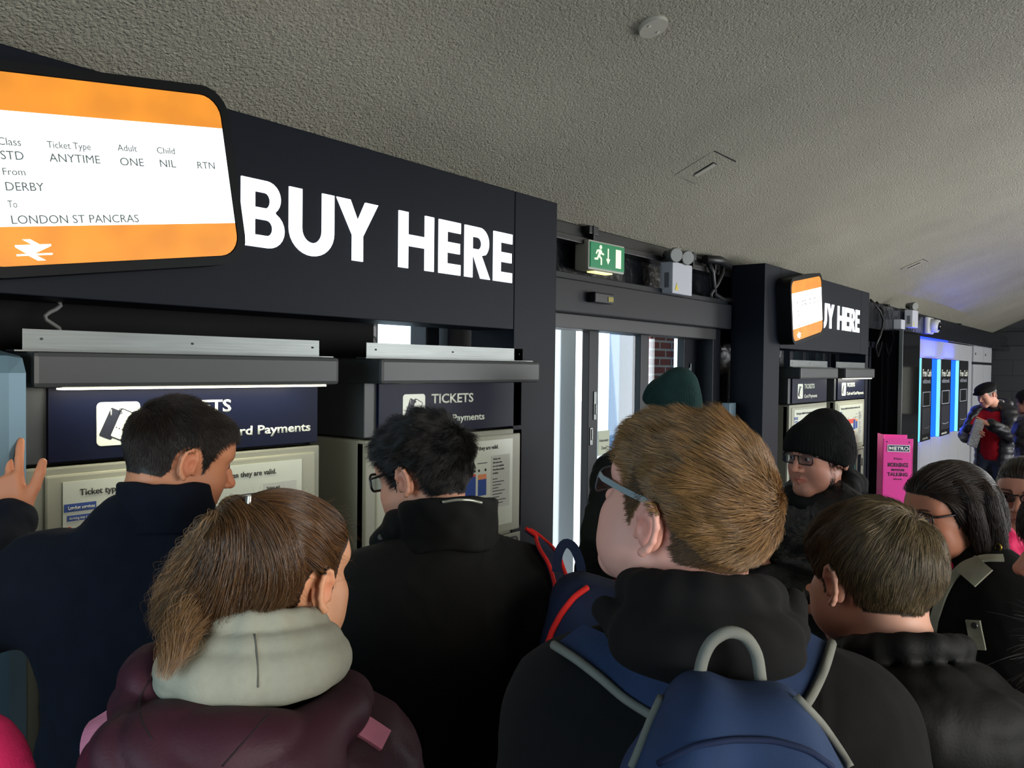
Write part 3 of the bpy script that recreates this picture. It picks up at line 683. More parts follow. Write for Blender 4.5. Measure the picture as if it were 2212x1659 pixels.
# glossy black pillar with steel edge before the cash machines
pl = thing('glass_pillar', 'glossy black glass pillar with a steel edge left of the cash machines', 'pillar', (8.76, 1.98, 0))
MB().box(.0, .78, .0, .44, 0, 2.27, .004).obj('pillar_body', mat('gloss_black', (9, 10, 12), rough=.06, spec=.6), pl)
MB().box(-.012, .008, -.006, .03, 0, 2.27, .002).obj('edge_trim', msteel, pl)
tag(MB().box(8.26, 8.33, 2.22, 2.36, 0, 2.15, .004).box(8.50, 8.56, 2.22, 2.36, 0, 2.15, .004).box(8.26, 8.75, 2.22, 2.36, 2.09, 2.15, .004).obj('side_door_frame', mframe), 'dark door frame between the further portal and the glossy pillar', 'door frame')
# wall at the far end: radiator-like bars and a pale box
tag(MB().box(17.55, 17.9, -.35, .15, 1.0, 1.95, .02).obj('wall_box', mat('wall_box_pale', (160, 160, 148), rough=.5)), 'pale wall-mounted box at the far end of the hall', 'box')
b = MB()
for i in range(6): b.box(17.86, 17.9, -.5+i*.13, -.44+i*.13, 2.0, 2.36)
tag(b.obj('pipe_run', mblack), 'row of dark vertical pipes above the pale box at the far end', 'pipes')
# ================================================================== smooth solid modelling (signed distances -> one mesh)
F32 = np.float32
def V(*a): return np.array(a, dtype=np.float64)
def rc(a, b, ra, rb=None, sy=1.0):
    """tapered capsule; sy<1 flattens it front to back"""
    a, b = V(*a), V(*b); rb = ra if rb is None else rb
    S = V(1, 1/sy, 1); a2, b2 = a*S, b*S; ba = b2-a2; L2 = max(ba@ba, 1e-12); sc = 1.0 if sy == 1 else (0.5+0.5*sy)
    def f(P):
        Q = P*S-a2; h = np.clip(Q@ba/L2, 0, 1)
        return (np.linalg.norm(Q-h[:, None]*ba, axis=1)-(ra+h*(rb-ra)))*sc
    return f
def ell(c, r, rot=None):
    c, r = V(*c), V(*r); M = None if rot is None else np.array(rot.to_matrix())
    def f(P):
        Q = P-c
        if M is not None: Q = Q@M
        k0 = np.linalg.norm(Q/r, axis=1); k1 = np.linalg.norm(Q/(r*r), axis=1)+1e-9
        return k0*(k0-1)/k1
    return f
def rbox(c, h, rad, rot=None):
    c, h = V(*c), V(*h); M = None if rot is None else np.array(rot.to_matrix())
    def f(P):
        Q = P-c
        if M is not None: Q = Q@M
        q = np.abs(Q)-h+rad
        return np.linalg.norm(np.maximum(q, 0), axis=1)+np.minimum(q.max(axis=1), 0)-rad
    return f
def chain(pts, rad, k=0.01, sy=1.0):
    fs = [rc(pts[i], pts[i+1], rad[i], rad[i+1], sy) for i in range(len(pts)-1)]
    def f(P):
        d = fs[0](P)
        for g in fs[1:]: d = smin(d, g(P), k)
        return d
    return f
def plane(n, o):
    n, o = V(*n), V(*o); n = n/np.linalg.norm(n)
    return lambda P: (P-o)@n
def smin(a, b, k):
    if k <= 0: return np.minimum(a, b)
    h = np.clip(0.5+0.5*(b-a)/k, 0, 1)
    return b+(a-b)*h-k*h*(1-h)
def smax(a, b, k): return -smin(-a, -b, k)
def wob(P, fr, s=0.0):
    x, y, z = (P*fr).T
    return (np.sin(x+2.1*np.sin(y*.7+z*1.3+s))+np.sin(y*1.3+1.7*np.sin(z*.9+x*.8+2*s))+np.sin(z*1.1+1.9*np.sin(x*1.1+y*.6+3*s)))/3
class Sdf:
    def __init__(s): s.ops = []; s.disp = []
    def u(s, f, k=0.0): s.ops.append(('u', f, k)); return s
    def sub(s, f, k=0.0): s.ops.append(('s', f, k)); return s
    def cut(s, f, k=0.0): s.ops.append(('i', f, k)); return s
    def d(s, f): s.disp.append(f); return s
    def __call__(s, P):
        d = None
        for m_, f, k in s.ops:
            g = f(P)
            if d is None: d = g
            elif m_ == 'u': d = smin(d, g, k)
            elif m_ == 's': d = smax(d, -g, k)
            else: d = smax(d, g, k)
        for f in s.disp: d = d+f(P)
        return d
def polygonise(S, lo, hi, res):
    """naive surface nets over the blocks that hold surface"""
    B = 8; lo, hi = V(*lo), V(*hi)
    nb = np.ceil((hi-lo)/(res*B)).astype(int)+1
    g = np.stack(np.meshgrid(*[np.arange(n) for n in nb], indexing='ij'), -1).reshape(-1, 3)
    cen = lo+(g+0.5)*B*res
    d = np.concatenate([S(cen[i:i+60000]) for i in range(0, len(cen), 60000)])
    g = g[np.abs(d) < B*res*0.87*1.5+0.006]
    r9 = np.stack(np.meshgrid(*[np.arange(B+1)]*3, indexing='ij'), -1).reshape(-1, 3)
    cells, vals = [], []
    off = np.array([(0, 0, 0), (1, 0, 0), (0, 1, 0), (1, 1, 0), (0, 0, 1), (1, 0, 1), (0, 1, 1), (1, 1, 1)])
    r8 = np.stack(np.meshgrid(*[np.arange(B)]*3, indexing='ij'), -1).reshape(-1, 3)
    for i in range(0, len(g), 160):
        gb = g[i:i+160]; I = (gb[:, None, :]*B+r9[None]); P = lo+I.reshape(-1, 3)*res
        v = S(P).reshape(len(gb), B+1, B+1, B+1)
        c8 = np.stack([v[:, o[0]:B+o[0], o[1]:B+o[1], o[2]:B+o[2]] for o in off], -1).reshape(len(gb), -1, 8)
        sg = (c8 < 0); mk = sg.any(-1) & ~sg.all(-1)
        bi, ci = np.nonzero(mk)
        cells.append(gb[bi]*B+r8[ci]); vals.append(c8[bi, ci])
    C = np.concatenate(cells); X = np.concatenate(vals)
    edges = [(0, 1), (2, 3), (4, 5), (6, 7), (0, 2), (1, 3), (4, 6), (5, 7), (0, 4), (1, 5), (2, 6), (3, 7)]
    acc = np.zeros((len(C), 3)); cnt = np.zeros(len(C))
    for a, b in edges:
        va, vb = X[:, a], X[:, b]; m_ = (va < 0) != (vb < 0)
        t = np.where(m_, va/np.where(np.abs(va-vb) < 1e-12, 1, va-vb), 0)
        p = off[a]+(off[b]-off[a])*t[:, None]
        acc += np.where(m_[:, None], p, 0); cnt += m_
    verts = lo+(C+acc/cnt[:, None])*res
    K = lambda c: (c[:, 0]+5).astype(np.int64)*4000*4000+(c[:, 1]+5)*4000+(c[:, 2]+5)
    key = K(C); order = np.argsort(key); ks = key[order]
    def find(c):
        k = K(c); j = np.searchsorted(ks, k); j = np.clip(j, 0, len(ks)-1)
        return np.where(ks[j] == k, order[j], -1)
    quads = []
    for ax, e in ((0, 1), (1, 2), (2, 4)):
        s0, s1 = X[:, 0] < 0, X[:, e] < 0
        m_ = s0 != s1; c = C[m_]; a, b = [(1, 2), (2, 0), (0, 1)][ax]
        ea = np.zeros(3, int); ea[a] = 1; eb = np.zeros(3, int); eb[b] = 1
        q = np.stack([find(c), find(c-ea), find(c-ea-eb), find(c-eb)], 1)
        fl = ~s0[m_]; q[fl] = q[fl][:, ::-1]
        quads.append(q[(q >= 0).all(1)])
    Q = np.concatenate(quads)
    return verts, Q
def relax(verts, Q, S, it=1):
    """pull the vertices onto the surface along the gradient"""
    e = 6e-4
    for _ in range(it):
        d = S(verts); G = np.stack([S(verts+V(e, 0, 0))-d, S(verts+V(0, e, 0))-d, S(verts+V(0, 0, e))-d], 1)/e
        n = np.maximum((G*G).sum(1), .25); verts = verts-np.clip(d/n, -.004, .004)[:, None]*G
    return verts
def npmesh(name, parts, cols=None, smooth=True):
    """parts: list of (verts, quads) -> one mesh; cols: list of (n,3) linear colours"""
    off = 0; VV, QQ = [], []
    for v, q in parts: VV.append(v); QQ.append(q+off); off += len(v)
    Vv = np.concatenate(VV); Q = np.concatenate(QQ)
    me = bpy.data.meshes.new(name)
    me.vertices.add(len(Vv)); me.vertices.foreach_set('co', Vv.astype(F32).ravel())
    me.loops.add(Q.size); me.loops.foreach_set('vertex_index', Q.ravel().astype(np.int32))
    me.polygons.add(len(Q)); me.polygons.foreach_set('loop_start', (np.arange(len(Q))*4).astype(np.int32))
    me.update(calc_edges=True)
    if smooth: me.polygons.foreach_set('use_smooth', np.ones(len(Q), bool))
    if cols is not None:
        ca = me.color_attributes.new('Col', 'FLOAT_COLOR', 'POINT')
        c = np.concatenate([np.concatenate(cols), np.ones((len(Vv), 1))], 1)
        ca.data.foreach_set('color', c.astype(F32).ravel())
    me.validate(); return me
def xf(M, P): return P@M[:3, :3].T+M[:3, 3]
def npM(M): return np.array(M)

# ------------------------------------------------------------------ people
def skinmat(name):
    if name in _M: return _M[name]
    m = mat(name, (200, 150, 125), rough=.5, attr='Col', bump=.12, bscale=900, spec=.4)
    b = m.node_tree.nodes['Principled BSDF']; b.inputs['Subsurface Weight'].default_value = 0.0
    return m
def hairmat(name, c1, c2, rough=.38, spec=.45):
    if name in _M: return _M[name]
    m = bpy.data.materials.new(name); m.use_nodes = True; nt = m.node_tree; N = nt.nodes; L = nt.links; b = N['Principled BSDF']
    hi = N.new('ShaderNodeHairInfo'); mx = N.new('ShaderNodeMix'); mx.data_type = 'RGBA'
    mx.inputs['A'].default_value = rgb(*c1); mx.inputs['B'].default_value = rgb(*c2)
    L.new(hi.outputs['Random'], mx.inputs['Factor']); L.new(mx.outputs['Result'], b.inputs['Base Color'])
    b.inputs['Roughness'].default_value = rough; b.inputs['Specular IOR Level'].default_value = spec
    _M[name] = m
    return m
def clothmat(name, col, rough=.85, bump=.35, bscale=700, var=.12, vscale=30, sheen=.0, spec=.25, wr=.35, wrs=9.0): return mat(name, col, rough=rough, bump=bump, bscale=bscale, var=var, vscale=vscale, sheen=sheen, spec=spec, wr=wr, wrs=wrs)

EARC = V(.079, -.008, -.012)
def head_sdf(o, neck):
    """head in its own frame: x right, y forward, z up, origin between the ears"""
    S = Sdf(); f = o.get('full', 1.0); nz = o.get('nose', 1.0); mj = o.get('jaw', 1.0)
    S.u(ell((0, -.018, .026), (.0765, .097, .088)))
    S.u(ell((0, .028, -.035), (.0605*f, .060, .086)), .03)
    S.u(rc((.046*mj*f, .0, -.066), (.018, .066, -.103), .019, .0175), .03); S.u(rc((-.046*mj*f, .0, -.066), (-.018, .066, -.103), .019, .0175), .03)
    S.u(rc((-.012, .072, -.104), (.012, .072, -.104), .0175), .02)
    for s in (-1, 1):
        S.u(ell((s*.040, .056, -.030), (.026*f, .026, .024)), .02)
        S.u(ell((s*.043*f, .042, -.062), (.026*f, .030, .032)), .025)
        S.u(rc((s*.046, .068, .022), (s*.014, .086, .018), .009, .009), .014)     # brow ridge
        S.sub(ell((s*.032, .098, .002), (.019, .018, .012)), .014)                # eye socket
    S.u(ell((0, .060, .045), (.055, .030, .040)), .04)
    for s in (-1, 1):
        S.u(ell((s*.0315, .0745, .001), (.0140, .0128, .0128)), .004)             # lids over the eyeball
    S.u(chain([(0, .083, .010), (0, .097*nz, -.012), (0, .1085*nz, -.033)], (.0075, .0082, .0112), .006), .010)
    for s in (-1, 1): S.u(ell((s*.0125, .094*nz, -.038), (.0085, .012, .0075)), .006)
    for s in (-1, 1): S.sub(ell((s*.0065, .0975*nz, -.0455), (.0034, .0065, .0035)), .003)
    S.u(chain([(-.022, .0795, -.0665), (-.007, .0895, -.0635), (0, .0895, -.0650), (.007, .0895, -.0635), (.022, .0795, -.0665)], (.0035, .0056, .005, .0056, .0035), .003), .006)
    S.u(chain([(-.019, .080, -.0715), (0, .0890, -.0755), (.019, .080, -.0715)], (.004, .0068, .004), .004), .006)
    S.sub(chain([(-.025, .084, -.0685), (0, .0975, -.0695), (.025, .084, -.0685)], (.0010, .0013, .0010), .001), .002)
    if o.get('face', True):
        for s in (-1, 1):                                                           # eye slit
            S.sub(ell((s*.0325, .0895, .0005), (.0115, .010, .0036)), .0012)
    # ears
    for s in (-1, 1):
        c = V(s*.078, -.010, -.010)
        rt = Euler((R(-12), R(0), R(s*-22)))
        S.u(ell(c+V(s*.004, -.006, .0), (.0062, .0165, .028), rt), .006)
        ring = []
        for i in range(11):
            a = R(-60+i*27); ry, rz = .0175, .0300
            p = V(s*(.010+.003*math.sin(a)), -.0075-ry*math.cos(a)*-1*-1, rz*math.sin(a)+.002)
            ring.append(c+p)
        ring = [c+V(s*(.0105), -.006+.0165*math.cos(R(t)), .001+.0285*math.sin(R(t))) for t in (20, 55, 90, 125, 160, 195, 225, 250)]
        ring = [p+V(s*(.004 if i > 2 else 0.0), 0, 0) for i, p in enumerate(ring)]
        S.u(chain(ring, [.0034, .0038, .0042, .0042, .004, .0038, .0044, .0058], .003), .004)
        S.sub(ell(c+V(s*.013, -.001, -.001), (.0062, .0085, .012)), .004)
        S.u(rc(c+V(s*.003, .009, -.006), c+V(s*.004, .009, -.016), .0042), .004)
    nb = V(*neck)
    S.u(rc((0, -.030, -.055), nb, .053*o.get('neck', 1.0), .060*o.get('neck', 1.0)), .03)
    S.u(rc(nb, nb+V(0, .01, -.06), .056, .050), .04)
    return S
def cranium(P): return ell((0, -.018, .026), (.0765, .097, .088))(P)
def skull(P): return smin(cranium(P), ell((0, .060, .045), (.055, .030, .040))(P), .04)
HL_Y = np.array([-.13, -.095, -.065, -.040, -.022, .000, .012, .022, .034, .046, .062, .085, .12])
HL_Z = np.array([-.082, -.085, -.070, -.028, .020, .028, .010, -.028, .002, .030, .048, .062, .066])
def scalp_mask(P, o=None, side=0.0):
    o = o or {}
    hl = np.interp(P[:, 1], HL_Y+o.get('hy', 0), HL_Z)+o.get('hz', 0)
    e = np.minimum(np.linalg.norm((P-V(EARC[0], EARC[1]-.006, EARC[2]))*V(.6, 1, .8), axis=1), np.linalg.norm((P-V(-EARC[0], EARC[1]-.006, EARC[2]))*V(.6, 1, .8), axis=1))
    return (P[:, 2] > hl) & (e > .028) & ((P[:, 2] > -.03) | (cranium(P) < .012))
def hand_parts(side, curl=(15, 20, 12), spread=3.0, thumb=(42, 10), res=.0042, grip=0):
    """hand: wrist at the origin, fingers along +y, back of the hand +z; side=+1 has the thumb towards +x (left hand)"""
    S = Sdf()
    S.u(rbox((-.001, .052, 0), (.040, .047, .0135), .0125)); S.u(rc((0, -.03, 0), (0, .01, 0), .026, .027, 1.0), .02)
    S.u(ell((.024, .032, -.010), (.017, .030, .014)), .012)
    bx = (.0315, .0105, -.0110, -.0310); by = (.094, .099, .094, .084); ln = (.074, .082, .076, .060); rr = (.0092, .0094, .0089, .0078)
    for i in range(4):
        p = V(bx[i], by[i], 0); a = R(-(1.5-i)*-spread)*-1; up = 0.0; pts = [p]; fr = (.45, .31, .24)
        for j in range(3):
            up += R(curl[j]*(1+.12*i*grip))
            dv = V(math.sin((1.5-i)*R(spread))*math.cos(up), math.cos((1.5-i)*R(spread))*math.cos(up), -math.sin(up))
            p = p+dv*ln[i]*fr[j]; pts.append(p)
        r0 = rr[i]; S.u(chain(pts, (r0, r0*.97, r0*.93, r0*.82), .002), .005)
    t0 = V(.027, .018, -.006); a0, a1 = R(thumb[0]), R(thumb[0]-thumb[1])
    t1 = t0+V(math.sin(a0), math.cos(a0), -.12)*.044; t2 = t1+V(math.sin(a1), math.cos(a1), -.10)*.033; t3 = t2+V(math.sin(a1-.1), math.cos(a1-.1), -.08)*.024
    S.u(chain([t0, t1, t2, t3], (.0150, .0118, .0108, .0088), .004), .009)
    v, q = polygonise(S, (-.07, -.07, -.11), (.12, .21, .05), res); v = relax(v, q, S)
    if side < 0: v = v*V(-1, 1, 1); q = q[:, ::-1]
    return v, q
def dirM(o, y, z):
    """frame with +y along y and +z close to z"""
    y = V(*y); y /= np.linalg.norm(y); z = V(*z); z = z-y*(z@y); z /= np.linalg.norm(z); x = np.cross(y, z)
    M = np.eye(4); M[:3, 0] = x; M[:3, 1] = y; M[:3, 2] = z; M[:3, 3] = o; return M

class Person:
    def __init__(s, label, px, py, depth, face, pitch=0, roll=0, body=None, H=1.75, scale=1.0, skin=(205, 150, 122), hair=(60, 44, 34), fwd=.045, group=None, lean=0.0, off=0.0, **o):
        """px, py, depth: centre of the head; face/body: angle of the face/chest from 'away from the viewer', + turns to picture left"""
        s.o = o; s.H = H; s.k = H/1.76; s.skin = np.array(rgb(*skin)[:3]); s.hairc = np.array(rgb(*hair)[:3])
        c = at(px, py, depth); s.c = V(*c)
        va = CAM_AZ-math.degrees(math.atan((px-1106)/FPX))-90
        body = face if body is None else body
        s.hy, s.by = R(va+face), R(va+body)
        Hm = Matrix.Translation(c) @ Matrix.Rotation(s.hy, 4, 'Z') @ Matrix.Rotation(R(pitch), 4, 'X') @ Matrix.Rotation(R(roll), 4, 'Y') @ Matrix.Scale(scale, 4)
        s.Hm = npM(Hm)
        fw = Vector((-math.sin(s.by), math.cos(s.by), 0))
        g = c-fw*(fwd+lean)+CR*off; s.loc = Vector((g.x, g.y, 0))
        Bm = Matrix.Translation(s.loc) @ Matrix.Rotation(s.by, 4, 'Z')
        if lean:    # torso bends forward above the hips
            pass
        s.lean = lean
        s.Bm = npM(Bm); s.Bi = np.linalg.inv(s.Bm); s.Hi = np.linalg.inv(s.Hm)
        s.E = thing('person', label, 'person', s.loc, 0, group or 'people waiting in the hall')
        k = s.k; wsc = o.get('wide', 1.0)
        s.zs = o.get('zs', 1.40*k); s.sh = o.get('sh', .160*wsc*k)
        s.nb = V(0, lean-.012, s.zs+.060)
        s.arms = o.get('arms', {})
    def w2b(s, p): return xf(s.Bi, np.atleast_2d(V(*p)))[0]
    def pxb(s, px, py, d): return s.w2b(at(px, py, d))
    def link(s, name, me, m, label=None):
        me.transform(Matrix.Translation(-s.loc)); return link(name, me, m, s.E, label)
    def mb(s, b, name, m, M=None, label=None, parent=None):
        """link a mesh builder made in head (M=s.Hm), body (M=s.Bm) or world coordinates"""
        bmesh.ops.recalc_face_normals(b.bm, faces=b.bm.faces[:]); me = bpy.data.meshes.new(name); b.bm.to_mesh(me); b.bm.free()
        if M is not None: me.transform(Matrix([list(r) for r in M]))
        me.transform(Matrix.Translation(-s.loc))
        return link(name, me, m, parent or s.E, label)
    def db(s, v): return s.Bi[:3, :3]@V(*v)
    def armpts(s, side):
        k = s.k; a = s.arms.get(side, {}); sx = -1 if side == 'L' else 1
        sh = V(*a.get('sh', (sx*s.sh, s.lean*.9, s.zs-.03))); el = V(*a.get('el', (sx*(s.sh+.045), s.lean*.5-.03, s.zs-.31*k))); wr = V(*a.get('wr', (sx*(s.sh+.045), s.lean*.3+.06, s.zs-.56*k)))
        return sh, el, wr
    def body(s, res=.0034, far=False):
        """the skin: head, neck, trunk, limbs and hands in one mesh"""
        o = s.o; k = s.k; parts, cols = [], []
        nbh = xf(s.Hi, xf(s.Bm, s.nb[None]))[0]
        S = head_sdf(o, nbh); s.headS = S
        v, q = polygonise(S, (-.16, -.19, nbh[2]-.2), (.16, .16, .14), res); v = relax(v, q, S)
        s.hv = v; s.hq = q
        c = np.tile(s.skin, (len(v), 1)); x, y, z = v.T
        def blend(mask, col): 
            nonlocal c
            m_ = np.clip(mask, 0, 1)[:, None]; c = c*(1-m_)+np.array(col)*m_
        red = s.skin*V(1.05, .72, .68)
        g = lambda p, r: np.exp(-((v-V(*p))**2).sum(1)/(r*r))
        blend(.30*(g((.045, .06, -.04), .026)+g((-.045, .06, -.04), .026)), red); blend(.45*g((0, .112, -.036), .014), red)
        blend(.55*(g((.086, -.01, -.01), .022)+g((-.086, -.01, -.01), .022)), red)
        lip = (np.abs(z+.0695) < .0095-.16*np.abs(x)*.9) & (np.abs(x) < .0245) & (y > .076)
        blend(lip*.75, s.skin*V(.80, .42, .42))
        if o.get('stubble'): blend(o['stubble']*((z < -.045+.35*np.maximum(.02-y, 0)) & (z > -.125) & (y > -.005))*(1-lip)*np.clip((-.04-z)/.02, 0, 1), s.skin*V(.45, .42, .42))
        for sx in (-1, 1): blend(.25*g((sx*.032, .083, -.008), .012), s.skin*V(.7, .55, .55))
        if o.get('brow', True):
            for sx in (-1, 1):
                t = (np.abs(x)-.012)/.036; bz = .0195+.006*np.sin(np.clip(t, 0, 1)*2.4)
                blend(((np.sign(x) == sx) & (t > 0) & (t < 1) & (np.abs(z-bz) < .0042*(1.15-np.clip(t, 0, 1)*.6)) & (y > .05))*.85, s.hairc*.8)
        sm = scalp_mask(v, o)
        if o.get('scalp', True): blend(sm*1.0, s.hairc*o.get('scalpk', .55))
        parts.append((xf(s.Hm, v), q)); cols.append(c)
        # trunk and limbs
        B = Sdf(); zs = s.zs; ln = s.lean
        B.u(rc((-s.sh*.8, ln*.9, zs-.03), (s.sh*.8, ln*.9, zs-.03), .050*k))
        B.u(rc((0, ln*.8, zs-.10), (0, ln*.2, 1.0*k), .135*k, .125*k, .62), .06); B.u(rc((-.06, 0, .95*k), (.06, 0, .95*k), .115*k, None, .8), .05)
        B.u(rc((0, ln-.012, zs), tuple(s.nb), .056, .056), .03)
        for side in 'LR':
            sh, el, wr = s.armpts(side); B.u(chain([sh, el, wr], (.052*k, .042*k, .029*k), .01), .03)
        for sx in (-1, 1):
            lg = s.o.get('legs', {}).get(sx, ((sx*.09*k, 0, .92*k), (sx*.10*k, .01, .5*k), (sx*.10*k, -.02, .09)))
            B.u(chain(lg, (.085*k, .058*k, .040*k), .01), .03); B.u(rc(tuple(V(*lg[2])+V(0, 0, -.03)), tuple(V(*lg[2])+V(0, .15, -.05)), .035, .03), .02)
        v, q = polygonise(B, (-.8, -.6, -.02), (.8, .8, zs+.12), .014); v = np.maximum(v, V(-9, -9, .004))
        parts.append((xf(s.Bm, v), q)); cols.append(np.tile(s.skin, (len(v), 1)))
        for side in 'LR':
            a = s.arms.get(side, {}); sh, el, wr = s.armpts(side)
            hd = a.get('hd', tuple(wr-el)); up = a.get('up', ((-1 if side == 'L' else 1), .15, .1))
            v, q = hand_parts(1 if side == 'L' else -1, **a.get('hand', {}), res=a.get('hres', .0065))
            wr2 = wr+V(*hd)/np.linalg.norm(V(*hd))*.01; wr2 = V(*a.get('hp', wr2))
            Mh = dirM(wr2, hd, up)
            v = xf(Mh, v); parts.append((xf(s.Bm, v), q)); cc = np.tile(s.skin*V(1.0, .93, .9), (len(v), 1)); cols.append(cc)
        me = npmesh('body', parts, cols); s.bodyo = s.link('body', me, skinmat('skin'))
        if o.get('face', True):
            for sx in (-1, 1):
                b = MB(); b.mi = 0
                bmesh.ops.create_uvsphere(b.bm, u_segments=20, v_segments=14, radius=.0118)
                for f in b.bm.faces: f.smooth = True
                for vv in b.bm.verts: vv.co = vv.co+Vector((sx*.0315, .0752, .0008))
                look = o.get('look', (0, 0))
                e_ = s.mb(b, 'eye', mat('eye_white', (214, 206, 200), rough=.15), s.Hm)
                b = MB(); d_ = Vector((math.sin(R(look[0])), 1, math.sin(R(look[1])))).normalized()
                c0 = Vector((sx*.0315, .0752, .0008))+d_*.0105
                b.cyl(c0, c0+d_*.0019, .0058, .0050, 16)
                s.mb(b, 'iris', mat('iris_dark', (42, 26, 18), rough=.1), s.Hm, parent=e_)
        return s.bodyo
    def skinfix(s): pass
    # ---- garments
    def garment(s, name, S, m, res=.009, lo=(-.75, -.6, .0), hi=(.75, .75, 1.95), label=None, M=None, it=1):
        v, q = polygonise(S, lo, hi, res)
        if it: v = relax(v, q, S, it)
        me = npmesh(name, [(xf(s.Bm if M is None else M, v), q)])
        return s.link(name, me, m, label)
    def jacket_sdf(s, t=.03, hem=.80, sl=.056, cuff=.045, wob_=(.006, 9), k=.05, open_=False, sleeves='LR', yflat=.68, blk=None, slope=.035):
        J = Sdf(); zs = s.zs; ln = s.lean; kk = s.k; w_ = s.o.get('wide', 1.0)
        J.u(rc((0, ln*.9-.005, zs+.005), (-s.sh*.95, ln*.9, zs-slope), .058+t, .052+t)); J.u(rc((0, ln*.9-.005, zs+.005), (s.sh*.95, ln*.9, zs-slope), .058+t, .052+t), .03)
        tr = s.o.get('trap', .05)
        for sx in (-1, 1): J.u(rc((sx*.02, ln*.9-.012, zs+tr), (sx*.10, ln*.9, zs-.005), .052+t*.6, .055+t), .03)
        J.u(rc((0, ln*.75, zs-.13), (0, ln*.1, hem+.06), (.150*w_)*kk+t, (.155*w_)*kk+t, yflat), .07)
        J.u(rc((-.07*w_, ln*.8, zs-.09), (.07*w_, ln*.8, zs-.09), .10+t, None, .8), .06)
        for side in sleeves:
            sh, el, wr = s.armpts(side)
            J.u(chain([sh, el, wr-(wr-el)*.04], (sl+t*.8, sl*.93+t*.6, cuff+t*.3), .02), k)
        J.cut(plane((0, 0, -1), (0, 0, hem)), .01)
        a, fr = wob_
        if a: J.d(lambda P: a*wob(P, fr*2.2, s.H*7)+a*.8*np.abs(wob(P, fr*4.2, s.H*3)))
        s.J = J
        return J
    def trousers(s, col=(28, 30, 34), z0=.06, r=(.10, .075, .062), name='trousers', m=None):
        k = s.k; S = Sdf(); S.u(rc((-.05, 0, .93*k), (.05, 0, .93*k), .125*k, None, .8))
        for sx in (-1, 1):
            lg = s.o.get('legs', {}).get(sx, ((sx*.09*k, 0, .92*k), (sx*.10*k, .01, .5*k), (sx*.10*k, -.02, .09)))
            S.u(chain(lg, r, .02), .03)
        S.d(lambda P: .004*wob(P, 22, s.H))
        S.cut(plane((0, 0, -1), (0, 0, z0)), .005)
        return s.garment(name, S, m or clothmat('trouser_%d_%d_%d' % col, col, bump=.3, bscale=500), res=.014, lo=(-.4, -.4, 0), hi=(.4, .4, 1.15*k), it=0)
    def shoes(s, m=None):
        k = s.k
        for sx in (-1, 1):
            lg = s.o.get('legs', {}).get(sx, ((0, 0, 0), (0, 0, 0), (sx*.10*k, -.02, .09))); a = V(*lg[2])
            S = Sdf(); S.u(rc((a[0], a[1]-.03, .045), (a[0]+sx*.015, a[1]+.17, .04), .045, .040)); S.u(rc((a[0], a[1], .06), (a[0], a[1], .11), .048), .03); S.cut(plane((0, 0, -1), (0, 0, .002)))
            s.garment('shoe', S, m or mat('shoe_dark', (24, 24, 26), rough=.5), res=.012, lo=(-.5, -.3, -.01), hi=(.5, .4, .2), it=0)
    def hit(s, px, py, S=None, off=0.0, d0=.4, d1=4.0):
        """where the line of sight through a pixel meets the garment: body point and normal"""
        S = S or s.J; t = np.linspace(d0, d1, 2400)
        P0 = V(*CO); dr = V(*(CF + CR*((px-1106)/FPX) - CU*((py-829.5)/FPX)))
        P = xf(s.Bi, P0+t[:, None]*dr); d = S(P); i = np.nonzero(d < off)[0]
        if len(i) == 0: i = [int(np.argmin(d))]
        p = P[i[0]]; e = .004
        n = V(*[(S((p+e*V(*a))[None])-S((p-e*V(*a))[None]))[0] for a in ((1, 0, 0), (0, 1, 0), (0, 0, 1))]); n /= np.linalg.norm(n)+1e-9
        return p, n
    def strap(s, pix, w, t, name, m, off=.004, parent=None, pipe=None, S=None, pm=None, pr=.004):
        """a band laid over the garment along picture points"""
        P, N_ = [], []
        D = []
        for i in range(len(pix)-1):
            for j in range(6): a = j/6; D.append((pix[i][0]*(1-a)+pix[i+1][0]*a, pix[i][1]*(1-a)+pix[i+1][1]*a))
        D.append(pix[-1])
        for a in D:
            p, n = s.hit(a[0], a[1], S); P.append(p+n*off); N_.append(n)
        P, N_ = np.array(P), np.array(N_)
        for _ in range(3): P[1:-1] = (P[:-2]+P[1:-1]*2+P[2:])/4; N_[1:-1] = (N_[:-2]+N_[1:-1]*2+N_[2:])/4
        b = MB(); b.strap(P, N_, w, t); o = s.mb(b, name, m, s.Bm, parent=parent)
        if pipe:
            ww = w if isinstance(w, (list, tuple)) else [w]*len(P)
            for sg in pipe:
                Q = []
                for i in range(len(P)):
                    d_ = P[min(i+1, len(P)-1)]-P[max(i-1, 0)]; d_ = d_/(np.linalg.norm(d_)+1e-9); q = np.cross(d_, N_[i]); q = q/(np.linalg.norm(q)+1e-9)
                    Q.append(P[i]+q*sg*ww[i]/2+N_[i]*t*.7)
                b = MB(); b.tube(Q, pr, 8); s.mb(b, 'piping', pm, s.Bm, parent=o)
        return o, P, N_
    # ---- hair
    def strands(s, name, paths, m, r=.00022, M=None, fat=.75):
        """paths (n, k, 3) in head coordinates"""
        M = s.Hm if M is None else M
        n, k, _ = paths.shape; P = xf(M, paths.reshape(-1, 3))-V(*s.loc)
        cu = bpy.data.hair_curves.new(name); cu.add_curves([k]*n)
        cu.points.foreach_set('position', P.astype(F32).ravel()) if hasattr(cu.points, 'foreach_set') else None
        at_ = cu.attributes.get('radius') or cu.attributes.new('radius', 'FLOAT', 'POINT')
        t = np.linspace(0, 1, k); rr = r*(1-.75*t**2); at_.data.foreach_set('value', np.tile(rr, n).astype(F32))
        cu.materials.append(m)
        o = bpy.data.objects.new(name, cu); COL.objects.link(o); o.parent = s.E
        return o
